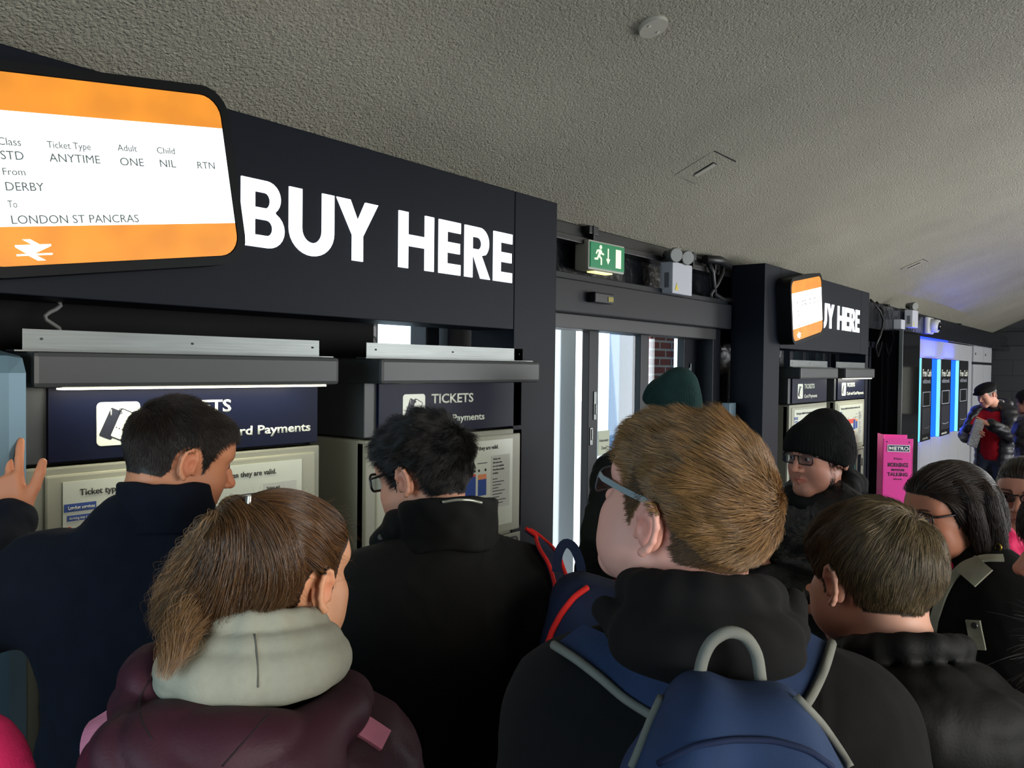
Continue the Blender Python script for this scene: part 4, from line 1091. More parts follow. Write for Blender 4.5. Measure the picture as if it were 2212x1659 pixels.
    def roots(s, n, seed=1, mask=None, o=None):
        rng = np.random.default_rng(seed); v, q = s.hv, s.hq
        mk = scalp_mask(v, o or s.o) if mask is None else mask(v)
        qm = q[mk[q].all(1)]; a = v[qm]
        ar = np.linalg.norm(np.cross(a[:, 2]-a[:, 0], a[:, 3]-a[:, 1]), axis=1); i = rng.choice(len(qm), n, p=ar/ar.sum())
        u, w_ = rng.random((2, n, 1)); A = a[i]
        return (A[:, 0]*(1-u)+A[:, 1]*u)*(1-w_)+(A[:, 3]*(1-u)+A[:, 2]*u)*w_, rng
    def short_hair(s, n, length, flow, lift, m, k=6, jit=.25, grav=.0, seed=1, r=.00022, name='hair', mask=None, clump=0.0, curl=0.0, o=None, hmax=None, drop=None):
        p, rng = s.roots(n, seed, mask, o); L = length(p)*(rng.uniform(.75, 1.1, len(p))); out = [p-0]; 
        S = skull; e = .002
        def nrm(P): g = np.stack([S(P+V(e, 0, 0))-S(P-V(e, 0, 0)), S(P+V(0, e, 0))-S(P-V(0, e, 0)), S(P+V(0, 0, e))-S(P-V(0, 0, e))], 1); return g/(np.linalg.norm(g, axis=1, keepdims=True)+1e-9)
        J = rng.normal(0, jit, (len(p), 3))
        U_ = rng.random(len(p))**.7
        if clump: J = J*(1-clump)+clump*2.2*jit*np.stack([wob(p, 95, 1), wob(p, 90, 2), wob(p, 99, 3)], 1)
        for i in range(k-1):
            nn = nrm(p); f = flow(p); f = f-nn*(f*nn).sum(1, keepdims=True); f = f/(np.linalg.norm(f, axis=1, keepdims=True)+1e-9)
            t = i/(k-1); d = f*1.0+nn*(lift(p) if callable(lift) else lift)[..., None]*(1-t*.75) if callable(lift) else f+nn*lift*(1-t*.75)
            d = d+J+V(0, 0, -grav*t)
            if curl: d = d+curl*np.stack([wob(p, 60, 5), wob(p, 60, 6), wob(p, 60, 7)], 1)
            if drop is not None: w_ = np.clip((drop-p[:, 2])/.04, 0, 1)[:, None]; d = d*(1-w_)+(V(0, -.12, -1)+J*.8)*w_
            d /= np.linalg.norm(d, axis=1, keepdims=True)+1e-9
            p = p+d*(L/(k-1))[:, None]
            dd = S(p); nn = nrm(p); low = .0012+.0*i; p = p+nn*np.maximum(low-dd, 0)[:, None]
            if hmax is not None:
                hh = .003+hmax*U_*min(1, 2.5*(i+1)/k); ov = np.maximum(S(p)-hh, 0)
                if drop is not None: ov = ov*(1-w_[:, 0])
                p = p-nrm(p)*ov[:, None]
            out.append(p)
        return s.strands(name, np.stack(out, 1), m, r)
    def bundle(s, guide, rad, n, m, name='hair', seed=3, M=None, r=.00024, flatx=1.0, stray=.06, wav=.0, taper=True):
        """strands following a guide line, spread to given radii"""
        rng = np.random.default_rng(seed); G = np.array(guide, float); k = len(G)
        # resample
        kk = 14; ti = np.linspace(0, k-1, kk); Gs = np.stack([np.interp(ti, range(k), G[:, a]) for a in range(3)], 1)
        for _ in range(2): Gs[1:-1] = (Gs[:-2]+2*Gs[1:-1]+Gs[2:])/4
        Rr = np.interp(ti, range(k), rad)
        T_ = np.gradient(Gs, axis=0); T_ /= np.linalg.norm(T_, axis=1, keepdims=True)
        U = np.cross(T_, V(.1, .9, .3)); U /= np.linalg.norm(U, axis=1, keepdims=True); W_ = np.cross(T_, U)
        a = rng.uniform(0, 2*PI, n); rr = np.sqrt(rng.random(n))
        cl = np.floor(a*4)/4+.12; a = a*.88+cl*.12
        out = []
        ph = rng.uniform(0, 6, n); endk = rng.uniform(.72, 1.0, n) if taper else np.ones(n)
        for i in range(kk):
            t = i/(kk-1); tt = t*endk*(kk-1); i0 = np.floor(tt).astype(int); i1 = np.minimum(i0+1, kk-1); f_ = (tt-i0)[:, None]
            g_ = Gs[i0]*(1-f_)+Gs[i1]*f_; u_ = U[i0]*(1-f_)+U[i1]*f_; w_ = W_[i0]*(1-f_)+W_[i1]*f_; r_ = Rr[i0]*(1-f_[:, 0])+Rr[i1]*f_[:, 0]
            aa = a+wav*np.sin(t*5+ph); str_ = 1+stray*np.maximum(rng.normal(0, 1, n), 0)*t*3
            out.append(g_+(u_*np.cos(aa)[:, None]*flatx+w_*np.sin(aa)[:, None])*(r_*rr*str_)[:, None])
        return s.strands(name, np.stack(out, 1), m, r, M)
    # ---- glasses
    def glasses(s, col=(14, 14, 16), rim=.0016, w=.050, h=.034, temple_col=None, half=False, tz=.002, y=.100, mname='glasses_black', tr=.0022, tmpl_h=.0):
        m = mat(mname, col, rough=.25, spec=.6)
        b = MB()
        for sx in (-1, 1):
            pts = []
            for a, c in rr2(w, h, .011, 4):
                pts.append((sx*.034+a, y-.16*abs(sx*.034+a)**2*12-.002, tz+c*(1.0)))
            b.tube(pts, rim, 8, close=True)
        b.tube([(-.010, y-.001, tz+.007), (0, y+.001, tz+.010), (.010, y-.001, tz+.007)], rim)
        o = s.mb(b, 'glasses', m, s.Hm)
        for sx in (-1, 1):
            pts = [(sx*.034+a, y-.16*abs(sx*.034+a)**2*12-.0022, tz+c) for a, c in rr2(w-.001, h-.001, .0105, 4)]
            b = MB(); vs = [b.bm.verts.new(p) for p in pts]; v2 = [b.bm.verts.new((p[0], p[1]+.0012, p[2])) for p in pts]; n = len(vs)
            b.bm.faces.new(vs); b.bm.faces.new(v2[::-1])
            for i in range(n): b.bm.faces.new((vs[i], vs[(i+1) % n], v2[(i+1) % n], v2[i]))
            s.mb(b, 'lens', glassmat('lens_glass', (225, 230, 235)), s.Hm, parent=o)
            e = V(sx*.0595, y-.018, tz+.010)
            P = [e+V(-sx*.001, .008, 0), e+V(sx*.006, -.004, 0), e+V(sx*.012, -.04, .002), e+V(sx*.0165, -.082, .006), e+V(sx*.0165, -.094, .002), e+V(sx*.014, -.110, -.018)]
            b = MB()
            if tmpl_h: b.strap([tuple(p) for p in P[:5]], [(sx, .1, 0)]*5, tmpl_h, .0016); b.tube(P[3:], .0018)
            else: b.tube(P, tr)
            s.mb(b, 'temple', mat(mname+'_temple', temple_col, rough=.3, metal=.2) if temple_col else m, s.Hm, parent=o)
        return o
    def beanie(s, m, res=.004, tall=.03, back=.02, rib=.0012, low=0.0, tilt=0.0, brim=False):
        S = Sdf(); S.u(ell((0, -.020, .030), (.086, .107, .092+tall*.35))); S.u(ell((0, -.045-back, .075+tall*.35), (.060, .062, .055+tall*.4)), .06)
        S.u(rc((0, .035, .030), (0, -.05, .0), .083, .086, 1.0), .03)
        for sx in (-1, 1): S.u(ell((sx*.078, -.018, -.014), (.020, .034, .040)), .02)
        S.cut(plane((0, .46+tilt, -1), (0, .09, .022-low)), .008)
        S.d(lambda P: rib*np.sin(np.arctan2(P[:, 0], P[:, 1]+.02)*70)*np.clip((.13-P[:, 2])/.05, .2, 1)+.0018*wob(P, 40, s.H))
        return s.garment('beanie', S, m, res=res, lo=(-.14, -.2, -.08), hi=(.14, .14, .22), M=s.Hm, it=1)
# ================================================================== the crowd
def ring(c, rx, ry, tube, drop=.03, n=14, zback=0.0, sy=1.0):
    P = []
    for i in range(n+1):
        a = 2*PI*i/n; P.append(V(c[0]+rx*math.sin(a), c[1]-ry*math.cos(a), c[2]+zback*(1+math.cos(a))/2-drop*(1-math.cos(a))/2))
    return P, [tube]*(n+1)
def collar(s, name, m, r=.075, h=.06, t=.012, dz=.0, drop=.03, flare=.0, res=.006, ry=None, wob_=.002, lab=None, c=None):
    """stand-up collar: a thick open band round the neck"""
    c = s.nb+V(0, 0, dz) if c is None else V(*c); ry = ry or r
    def band(P):
        x, y = P[:, 0]-c[0], P[:, 1]-c[1]; z = P[:, 2]-c[2]+drop*(1+np.sin(np.arctan2(y/ry, x/r)))/2
        rr = np.sqrt((x/r)**2+(y/ry)**2)*min(r, ry); q = min(r, ry)*(1+flare*np.clip(z/h, -1, 1.2))
        dz_ = np.abs(z-h*.35)-h*.65; dr = np.abs(rr-q)-t
        return np.sqrt(np.maximum(dz_+t*.6, 0)**2+np.maximum(dr+t*.5, 0)**2)+np.minimum(np.maximum(dz_+t*.6, dr+t*.5), 0)-t*.5
    S = Sdf().u(band); S.d(lambda P: wob_*wob(P, 50, 2))
    s.garment(name, S, m, res=res, lo=(c[0]-.17, c[1]-.17, c[2]-.12), hi=(c[0]+.17, c[1]+.17, c[2]+.15), label=lab)
    return S
def hood(s, name, m, layers, pouch=None, slit=None, wob_=(.005, 22), res=.006, lab=None, extra=(), k=.018, yrot=0, ridges=(.004, 60)):
    S = Sdf()
    for c, rx, ry, tb, dr, zb in layers:
        P, r_ = ring(s.nb+V(*c), rx, ry, tb, dr, zback=zb); S.u(chain(P, r_, .006), k)
    for p in pouch or (): S.u(ell(s.nb+V(*p[0]), p[1], p[2] if len(p) > 2 else None), p[3] if len(p) > 3 else .04)
    for f, kk in extra: S.u(f, kk)
    for p in slit or (): S.sub(ell(s.nb+V(*p[0]), p[1], p[2] if len(p) > 2 else None), .02)
    a, f_ = wob_; ra, rf = ridges
    S.d(lambda P: a*wob(P, f_, 3)-ra*np.abs(np.sin(P[:, 2]*rf+3*wob(P, 12, 1)+P[:, 0]*9)))
    c = s.nb
    return_ = s.garment(name, S, m, res=res, lo=(c[0]-.3, c[1]-.38, c[2]-.36), hi=(c[0]+.3, c[1]+.25, c[2]+.16), label=lab)
    return S
WH = V(.055, -.095, .060)      # crown of the head
def whorl(c, down=0.0, swirl=.25):
    c = V(*c)
    def f(P):
        d = P-c; d = d/(np.linalg.norm(d, axis=1, keepdims=True)+1e-6); t = np.cross(d, c/np.linalg.norm(c))
        return d+t*swirl+V(0, 0, -down)
    return f

# ---- tall boy with ginger hair, blue backpack (centre right, nearest)
p4 = Person('person in black hoodie with short ginger-blond hair and glasses, looking up to the left', 1476, 1096, 1.02, 54, pitch=17, roll=0, body=3, H=1.84, scale=1.02, off=.030, zs=1.455, sh=.162, trap=.045,
            skin=(222, 165, 148), hair=(132, 98, 58), full=1.12, jaw=1.05, wide=1.08, neck=1.12, scalpk=.60, hy=.0)
p4.body(res=.0028)
hm = hairmat('hair_ginger', (72, 48, 27), (182, 140, 88), rough=.34, spec=.6)
hms = hairmat('hair_ginger_cropped', (62, 46, 32), (112, 86, 58), rough=.45)
def top4(P): return P[:, 2]-.018-.55*(P[:, 1]+.02)*(P[:, 1] < .03)+.006*wob(P, 60, 4)
def len4(P): return np.interp(top4(P), (0, .03, .07), (.014, .028, .038))*np.clip(np.linalg.norm(P-V(.045, -.098, .066), axis=1)/.06, .4, 1)
p4.short_hair(13000, lambda P: np.interp(P[:, 2], (-.08, -.03, .04), (.005, .009, .013)), whorl((.040, -.100, .068), .3, .2), .5, hms, k=5, jit=.2, seed=14, r=.00022, clump=.3, mask=lambda v: scalp_mask(v, p4.o) & (top4(v) < .010))
p4.short_hair(30000, len4, whorl((.045, -.098, .066), 0.0, .35), .75, hm, k=7, jit=.17, seed=4, r=.00022, clump=.75, mask=lambda v: scalp_mask(v, p4.o) & (top4(v) > -.004))
p4.glasses(col=(86, 92, 96), rim=.0011, w=.050, h=.032, tmpl_h=.0075, temple_col=(150, 166, 170), mname='glasses_steel', y=.104, tz=.000)
mhood = clothmat('black_fleece', (15, 15, 15), rough=.95, bump=.35, bscale=500, var=.15)
J = p4.jacket_sdf(t=.020, hem=.86, wob_=(.004, 8), slope=.045, sl=.068, cuff=.05)
p4.garment('hoodie', J, mhood, res=.010)
hood(p4, 'hood', mhood, [((-.012, -.006, .078), .074, .078, .024, .03, .006), ((-.010, -.018, .046), .090, .088, .026, .03, .0)],
     pouch=[((-.01, -.098, .030), (.098, .042, .034))], wob_=(.0035, 12), ridges=(.003, 50), k=.010,
     extra=[(chain([p4.pxb(1306, 1318, .95), p4.pxb(1372, 1378, .90), p4.pxb(1455, 1425, .865), p4.pxb(1550, 1445, .855)], (.016, .020, .018, .012), .01), .006),
            (chain([p4.pxb(1712, 1300, .97), p4.pxb(1700, 1370, .92), p4.pxb(1640, 1425, .87)], (.016, .018, .012), .01), .006)])
p4.trousers(); p4.shoes()
# its backpack
mbp = clothmat('backpack_blue', (36, 54, 86), rough=.8, bump=.4, bscale=900, var=.1, wr=.6, wrs=7)
mpip = clothmat('grey_webbing', (112, 114, 106), rough=.7, bump=.6, bscale=1200)
mbd = clothmat('backpack_dark_blue', (24, 36, 64), rough=.8)
def bag(owner, label, name='backpack'):
    t = thing(name, label, 'backpack', owner.loc, 0, 'backpacks worn in the queue'); return t
bp4 = bag(p4, 'blue backpack with grey piping and a grey grab loop, worn over the black hoodie')
BK = Sdf(); yb = -.205
BK.u(rbox((.010, yb, 1.295), (.118, .080, .255), .070)); BK.cut(ell((.010, yb, 1.22), (.150, .170, .345)), .02)
BK.d(lambda P: .0035*wob(P, 26, 1)+.004*np.sin(P[:, 0]*60+2*wob(P, 14, 2))*np.clip((P[:, 2]-1.38)/.1, 0, 1))
def own(p, E_):
    """let a helper hang its meshes on another thing standing at the same spot"""
    class K: pass
    old = p.E; p.E = E_; return old
o_ = own(p4, bp4)
p4.garment('bag_body', BK, mbp, res=.007)
p4.strap([(1232, 1385), (1300, 1420), (1370, 1463), (1440, 1505)], .050, .007, 'shoulder_strap', mbp, off=.006, pipe=(1,), pm=mpip, pr=.0055)
p4.strap([(1738, 1378), (1722, 1425), (1692, 1480), (1660, 1515)], .056, .007, 'shoulder_strap', mbp, off=.006, pipe=(-1,), pm=mpip, pr=.0058)
def tube_on(p, pix, r, name, m, S, off=.002, n=8, parent=None):
    D = []
    for i in range(len(pix)-1):
        for j in range(5): a = j/5; D.append((pix[i][0]*(1-a)+pix[i+1][0]*a, pix[i][1]*(1-a)+pix[i+1][1]*a))
    D.append(pix[-1]); P = []
    for a in D: q, n_ = p.hit(a[0], a[1], S); P.append(q+n_*off)
    P = np.array(P)
    for _ in range(2): P[1:-1] = (P[:-2]+P[1:-1]*2+P[2:])/4
    b = MB(); b.tube(P, r, n); return p.mb(b, name, m, p.Bm, parent=parent)
def loop_px(p, pix, r, name, m, flatw=None, parent=None, sub=4):
    """free loop through picture points with a depth each"""
    Q = [p.pxb(*a) for a in pix]; k = len(Q); ti = np.linspace(0, k-1, (k-1)*sub+1); G = np.stack([np.interp(ti, range(k), np.array(Q)[:, a]) for a in range(3)], 1)
    for _ in range(3): G[1:-1] = (G[:-2]+2*G[1:-1]+G[2:])/4
    b = MB()
    if flatw: b.strap(G, [p.db(-CF)]*len(G), flatw, r)
    else: b.tube(G, r, 10)
    return p.mb(b, name, m, p.Bm, parent=parent)
tube_on(p4, [(1432, 1508), (1408, 1560), (1388, 1612), (1368, 1659)], .0042, 'edge_piping', mpip, BK)
tube_on(p4, [(1716, 1508), (1772, 1566), (1812, 1625), (1832, 1659)], .0042, 'edge_piping', mpip, BK)
tube_on(p4, [(1425, 1650), (1500, 1612), (1580, 1598), (1670, 1600), (1745, 1622), (1795, 1659)], .003, 'zip', mbd, BK)
qd = p4.hit(1575, 1470, BK)[0]; dd = float((V(*(np.linalg.inv(p4.Bi)@np.append(qd, 1))[:3])-V(*CO))@V(*CF))
loop_px(p4, [(1508, 1478, dd+.01), (1516, 1425, dd+.01), (1535, 1385, dd+.01), (1572, 1362, dd+.01), (1610, 1372, dd+.01), (1636, 1410, dd+.01), (1643, 1470, dd+.01)], .0062, 'grab_loop', mpip)
p4.E = o_

# ---- man in navy fleece leaning to the machine (left)
p1 = Person('person in navy fleece with short dark hair, hand raised to the lit ticket machine', 392, 988, 1.62, -70, pitch=-15, roll=0, body=-20, H=1.80, off=-.060, zs=1.452, sh=.168, trap=.085,
            skin=(212, 142, 104), hair=(40, 33, 28), stubble=.35, nose=1.04, full=1.06, jaw=1.08, wide=1.12, neck=1.12, scalpk=.8)
wr = p1.pxb(26, 1118, 1.755); tip = p1.pxb(2, 965, 1.80)
p1.arms = {'L': dict(sh=(-.19, .0, p1.zs-.01), el=p1.pxb(-62, 1345, 1.52), wr=wr, hd=tip-wr, up=p1.db(-CF), hp=wr, hand=dict(curl=(2, 5, 3), spread=5.5, thumb=(36, 8), grip=0), hres=.0038),
           'R': dict(el=(.24, .12, 1.22), wr=(.12, .33, 1.22), hd=(-.1, 1, .1), up=(.2, 0, 1))}
p1.body(res=.003)
hk = hairmat('hair_dark_brown', (20, 16, 13), (52, 42, 34), rough=.42)
p1.short_hair(22000, lambda P: np.interp(P[:, 2], (-.08, -.03, .03, .07, .11), (.006, .009, .013, .022, .026)), whorl((0, -.095, .07), .25, .2), .55, hk, jit=.2, seed=5, r=.00024, clump=.45)
mfl_ = clothmat('navy_fleece', (12, 18, 30), rough=.95, bump=.45, bscale=420, var=.15)
J = p1.jacket_sdf(t=.020, hem=.88, wob_=(.006, 7), slope=.05, sl=.066, cuff=.050)
p1.garment('fleece_jacket', J, mfl_, res=.009, lo=(-.8, -.6, .5), hi=(.75, .75, 1.95))
collar(p1, 'collar', mfl_, r=.083, h=.075, t=.011, dz=-.010, drop=.02, flare=-.06, c=p1.nb+V(.042, .022, .038), wob_=.003)
p1.trousers(); p1.shoes()

# ---- man in black jacket with glasses (centre left)
p3 = Person('person in black jacket with spiky black hair and thick glasses, looking down', 914, 1024, 1.70, 52, pitch=-14, roll=0, body=8, H=1.78, off=.040, zs=1.412, sh=.165, trap=.06,
            skin=(206, 148, 120), hair=(24, 22, 22), stubble=.5, full=1.04, jaw=1.06, wide=1.10, scalpk=.6)
p3.arms = {'L': dict(el=(-.27, .02, 1.14), wr=(-.15, .24, 1.10), hd=(.5, 1, .1), up=(0, 0, 1)), 'R': dict(el=(.27, .02, 1.14), wr=(.16, .24, 1.10), hd=(-.5, 1, .1), up=(0, 0, 1))}
p3.body(res=.003)
hb = hairmat('hair_black', (9, 9, 9), (34, 32, 30), rough=.38)
p3.short_hair(26000, lambda P: np.interp(P[:, 2], (-.08, -.03, .03, .07, .11), (.009, .014, .024, .040, .048)), whorl((.02, -.09, .075), .0, .3), .95, hb, jit=.26, seed=6, r=.00026, clump=.8)
p3.glasses(rim=.0026, w=.052, h=.036, tr=.003, y=.104)
mjb = clothmat('black_cotton', (14, 15, 13), rough=.85, bump=.3, bscale=650, var=.18, vscale=12)
J = p3.jacket_sdf(t=.030, hem=.80, wob_=(.006, 7), slope=.055, sl=.066)
p3.garment('jacket', J, mjb, res=.009)
CS = collar(p3, 'collar', mjb, r=.088, h=.085, t=.014, dz=.0, drop=.05, flare=.02, c=p3.nb+V(.004, .002, .042), wob_=.004)
wing = Sdf(); a_ = p3.pxb(905, 1120, 1.63); b_ = p3.pxb(815, 1172, 1.66); wing.u(chain([a_, (a_+b_)/2+V(0, 0, .01), b_], (.034, .032, .018), .01, 1.0)); wing.d(lambda P: .003*wob(P, 60, 1))
p3.garment('collar_flap', wing, mjb, res=.006, lo=np.minimum(a_, b_)-.08, hi=np.maximum(a_, b_)+.08)
b = MB(); b.cyl(p3.pxb(822, 1160, 1.638), p3.pxb(822, 1160, 1.631), .006, n=14); p3.mb(b, 'snap', mat('snap_metal', (120, 122, 120), rough=.3, metal=.9), p3.Bm)
mz = mat('zip_metal', (186, 190, 176), rough=.3, metal=.7)
tube_on(p3, [(955, 1085), (985, 1080), (1015, 1080), (1040, 1086)], .0030, 'zip', mz, CS, off=.001)
p3.trousers(); p3.shoes()
bp3 = bag(p3, 'navy backpack with bright red piping, slung on a right shoulder')
mnv = clothmat('navy_canvas', (24, 32, 56), rough=.8, bump=.4, bscale=800); mrd = clothmat('red_piping', (222, 40, 34), rough=.7, bump=.4, bscale=900, var=.05)
o_ = own(p3, bp3)
c_ = p3.pxb(1262, 1400, 1.56)
B3 = Sdf(); rt = Euler((0, R(12), R(-18)))
B3.u(rbox(c_+V(.0, -.02, -.06), (.105, .085, .20), .06, rt)); B3.d(lambda P: .004*wob(P, 26, 2))
p3.garment('bag_body', B3, mnv, res=.009, lo=c_-.4, hi=c_+.4)
_, P_, N_ = p3.strap([(1138, 1152), (1165, 1172), (1188, 1212), (1206, 1262), (1205, 1310)], .046, .006, 'shoulder_strap', mnv, off=.006, pipe=(-1, 1), pm=mrd, pr=.0042)
tube_on(p3, [(1209, 1268), (1208, 1300), (1200, 1345), (1194, 1388)], .0048, 'edge_piping', mrd, p3.J, off=.012)
US = Sdf().u(lambda P: np.minimum(B3(P), p3.J(P)))
tube_on(p3, [(1268, 1272), (1240, 1292), (1215, 1325), (1196, 1362), (1186, 1392)], .0056, 'edge_piping', mrd, US, off=.004)
loop_px(p3, [(1202, 1235, 1.58), (1205, 1195, 1.58), (1220, 1170, 1.58), (1240, 1180, 1.58), (1256, 1220, 1.58), (1258, 1275, 1.57)], .003, 'grab_loop', mnv, flatw=.018)
p3.E = o_

# ---- boy with brown hair in a black jacket (right)
p7 = Person('person with thick brown hair in a black hooded jacket, right of the blue backpack', 1884, 1240, 1.20, 39, pitch=-6, roll=0, body=28, H=1.68, scale=.93, off=.012, zs=1.362, sh=.105, trap=.05,
            skin=(214, 164, 142), hair=(66, 54, 38), full=1.12, jaw=1.0, nose=.90, wide=.95, neck=1.05, scalpk=.6, hz=-.006)
p7.body(res=.003)
hw = hairmat('hair_brown', (46, 37, 24), (142, 122, 88), rough=.34, spec=.55)
def flow7(P):
    c = V(.03, -.075, .095); d = P-c; d = d/(np.linalg.norm(d, axis=1, keepdims=True)+1e-6)
    return d*.8+V(0, .25, -.45)
p7.short_hair(34000, lambda P: np.interp(P[:, 2], (-.08, -.04, .0, .03, .07, .11), (.018, .022, .026, .046, .058, .064)), flow7, .42, hw, jit=.12, seed=8, r=.00026, clump=.7, grav=.30, k=9, curl=.25, hmax=.012)
mj7 = clothmat('black_shell', (17, 18, 17), rough=.68, bump=.25, bscale=250, var=.25, vscale=9, spec=.25, wr=.9, wrs=10)
J = p7.jacket_sdf(t=.018, hem=.76, wob_=(.005, 8), slope=.08, sl=.054)
p7.garment('jacket', J, mj7, res=.008)
hood(p7, 'hood', mj7, [((.0, .000, .050), .074, .078, .015, .050, .014), ((.0, -.012, .020), .090, .094, .019, .05, .0), ((.0, -.045, -.010), .108, .100, .022, .03, .0)],
     extra=[(chain([p7.pxb(1985, 1352, 1.16), p7.pxb(2050, 1425, 1.09), p7.pxb(2110, 1500, 1.07), p7.pxb(2150, 1560, 1.08)], (.008, .012, .012, .008), .01), .006),
            (chain([p7.pxb(1850, 1430, 1.13), p7.pxb(1930, 1530, 1.06), p7.pxb(2050, 1585, 1.04), p7.pxb(2150, 1590, 1.07)], (.010, .014, .016, .012), .01), .008)],
     pouch=[((.005, -.120, -.050), (.108, .055, .080), Euler((R(25), 0, 0)))], wob_=(.003, 20), ridges=(.004, 38))
p7.trousers(); p7.shoes()

# ---- girl with a ponytail, grey hood and maroon coat (front left)
p2 = Person('person in maroon coat over a grey hoodie, brown hair in a long ponytail', 618, 1240, 1.20, -42, pitch=-4, roll=0, body=-6, H=1.66, off=-.045, zs=1.285, sh=.140, trap=.05,
            skin=(220, 160, 122), hair=(48, 34, 24), full=1.0, wide=.96, neck=.9, scalpk=.8, hz=-.004)
p2.body(res=.003)
hg = hairmat('hair_chestnut', (34, 22, 13), (122, 86, 52), rough=.30, spec=.6)
hg2 = hairmat('hair_chestnut_light', (60, 42, 26), (164, 126, 84), rough=.32, spec=.6)
TP = V(-.045, -.088, .078)
def flow2(P): d = TP-P; return d/(np.linalg.norm(d, axis=1, keepdims=True)+1e-6)
def len2(P): return np.clip(np.linalg.norm(P-TP, axis=1)*1.02-.012, .006, .20)
p2.short_hair(30000, len2, flow2, .10, hg, jit=.05, seed=9, r=.00028, clump=.6, k=11, name='hair', hmax=.012)
p2.short_hair(500, lambda P: np.full(len(P), .035), lambda P: V(0, .5, -.8)+P*0, .9, hg, jit=.5, seed=19, r=.00012, name='loose_hair')
tp = lambda a, b, d: xf(p2.Hi, xf(p2.Bm, p2.pxb(a, b, d)[None]))[0]
cap = Sdf(); cap.u(ell((0, -.020, .030), (.082, .103, .093))); cap.cut(plane((0, .75, -1), (0, .055, .030)), .01); cap.cut(plane((0, .2, -1), (0, -.06, -.062)), .01)
g1_ = [TP, tp(525, 1088, 1.115), tp(490, 1150, 1.10), tp(452, 1225, 1.11), tp(400, 1300, 1.12), tp(355, 1370, 1.13)]
g2_ = [TP, tp(530, 1100, 1.10), tp(520, 1170, 1.085), tp(500, 1250, 1.09), tp(470, 1320, 1.10), tp(440, 1345, 1.11)]
g3_ = [TP, tp(545, 1100, 1.10), tp(590, 1170, 1.08), tp(600, 1240, 1.085), tp(560, 1300, 1.09), tp(520, 1330, 1.10)]
g4_ = [TP, tp(500, 1130, 1.10), tp(450, 1260, 1.10), tp(405, 1340, 1.05), tp(372, 1410, 1.00), tp(350, 1470, .99)]
p2.bundle(g1_, (.012, .026, .036, .042, .040, .022), 9000, hg2, 'ponytail', seed=1, stray=.08, wav=.03)
p2.bundle(g2_, (.010, .032, .044, .050, .045, .030), 10000, hg, 'ponytail', seed=2, stray=.05, wav=.03)
p2.bundle(g3_, (.010, .026, .034, .036, .030, .020), 6000, hg, 'ponytail', seed=3, stray=.05, wav=.03)
p2.bundle(g4_, (.008, .016, .020, .020, .014, .008), 1600, hg2, 'ponytail', seed=4, stray=.2, wav=.08)
core = Sdf(); core.u(chain([g1_[1], g1_[2], g1_[3]], (.010, .020, .016), .02)); core.u(chain([g2_[1], g2_[2], g2_[3], g2_[4]], (.010, .022, .026, .014), .02), .02)
p2.garment('ponytail_core', core, mat('hair_mass', (44, 31, 21), rough=.5, bump=.5, bscale=300, aniso=(3, 3, .3)), res=.005, lo=(-.35, -.3, -.35), hi=(.2, .2, .2), M=p2.Hm)
cp = tp(536, 1079, 1.085); b = MB(); b.box(cp[0]-.004, cp[0]+.004, cp[1]-.003, cp[1]+.003, cp[2]-.007, cp[2]+.006, .002); p2.mb(b, 'hair_clip', mat('clip_metal', (190, 188, 176), rough=.25, metal=.9), p2.Hm)
mgr = clothmat('grey_marl', (150, 150, 134), rough=.95, bump=.4, bscale=450, var=.05, vscale=90, wr=.5, wrs=6)
mma = clothmat('maroon_nylon', (56, 25, 36), rough=.6, bump=.25, bscale=260, var=.2, vscale=8, spec=.28, wr=.8, wrs=7)
J = p2.jacket_sdf(t=.045, hem=.70, wob_=(.008, 7), slope=.05, sl=.062)
p2.garment('coat', J, mma, res=.009)
GH = hood(p2, 'grey_hood', mgr, [((.012, .0, .158), .078, .082, .016, .045, .004), ((.014, -.006, .134), .092, .094, .0175, .045, .0), ((.012, -.014, .104), .100, .100, .026, .035, .0)],
     pouch=[((.010, -.066, .096), (.112, .062, .038))], k=.005, wob_=(.004, 16), ridges=(.003, 40), lab='bunched pale grey sweatshirt hood')
tube_on(p2, [(550, 1372), (553, 1395), (555, 1420), (557, 1450), (557, 1484)], .0012, 'seam', mat('seam_grey', (88, 88, 80), rough=.9), GH, off=.0012)
rtm = Euler((R(20), R(14), 0))
CH = hood(p2, 'coat_hood', mma, [((.005, -.035, .030), .128, .120, .034, .02, .0)],
     pouch=[((-.01, -.145, -.015), (.165, .070, .080), rtm, .05), (tuple(p2.pxb(325, 1495, 1.10)-p2.nb), (.045, .070, .060), None, .03)], k=.02, wob_=(.007, 13), ridges=(.005, 30), lab='padded maroon coat hood lying on the shoulders')
b = MB(); q, n_ = p2.hit(533, 1587, Sdf().u(ell(p2.nb+V(-.01, -.145, -.015), (.170, .076, .086), rtm))); b.cyl(q, q+n_*.008, .0085, .007, 18); p2.mb(b, 'snap', mat('snap_dark', (36, 30, 34), rough=.3, metal=.6), p2.Bm)
msm = mat('seam_maroon', (26, 10, 16), rough=.9)
tube_on(p2, [(612, 1512), (570, 1555), (520, 1610), (480, 1655)], .0012, 'seam', msm, CH, off=.0008)
tube_on(p2, [(322, 1470), (300, 1515), (306, 1560), (330, 1600)], .0012, 'seam', msm, CH, off=.0008)
p2.trousers((30, 34, 48)); p2.shoes()
bp2 = bag(p2, 'pink backpack with a black pompom, straps over the shoulders of the maroon coat')
mpn = clothmat('pink_fabric', (206, 128, 150), rough=.8, bump=.3, bscale=600)
o_ = own(p2, bp2)
B2 = Sdf(); B2.u(rbox((-.02, -.285, .98), (.14, .075, .19), .06)); B2.d(lambda P: .004*wob(P, 24, 5))
p2.garment('bag_body', B2, mpn, res=.010)
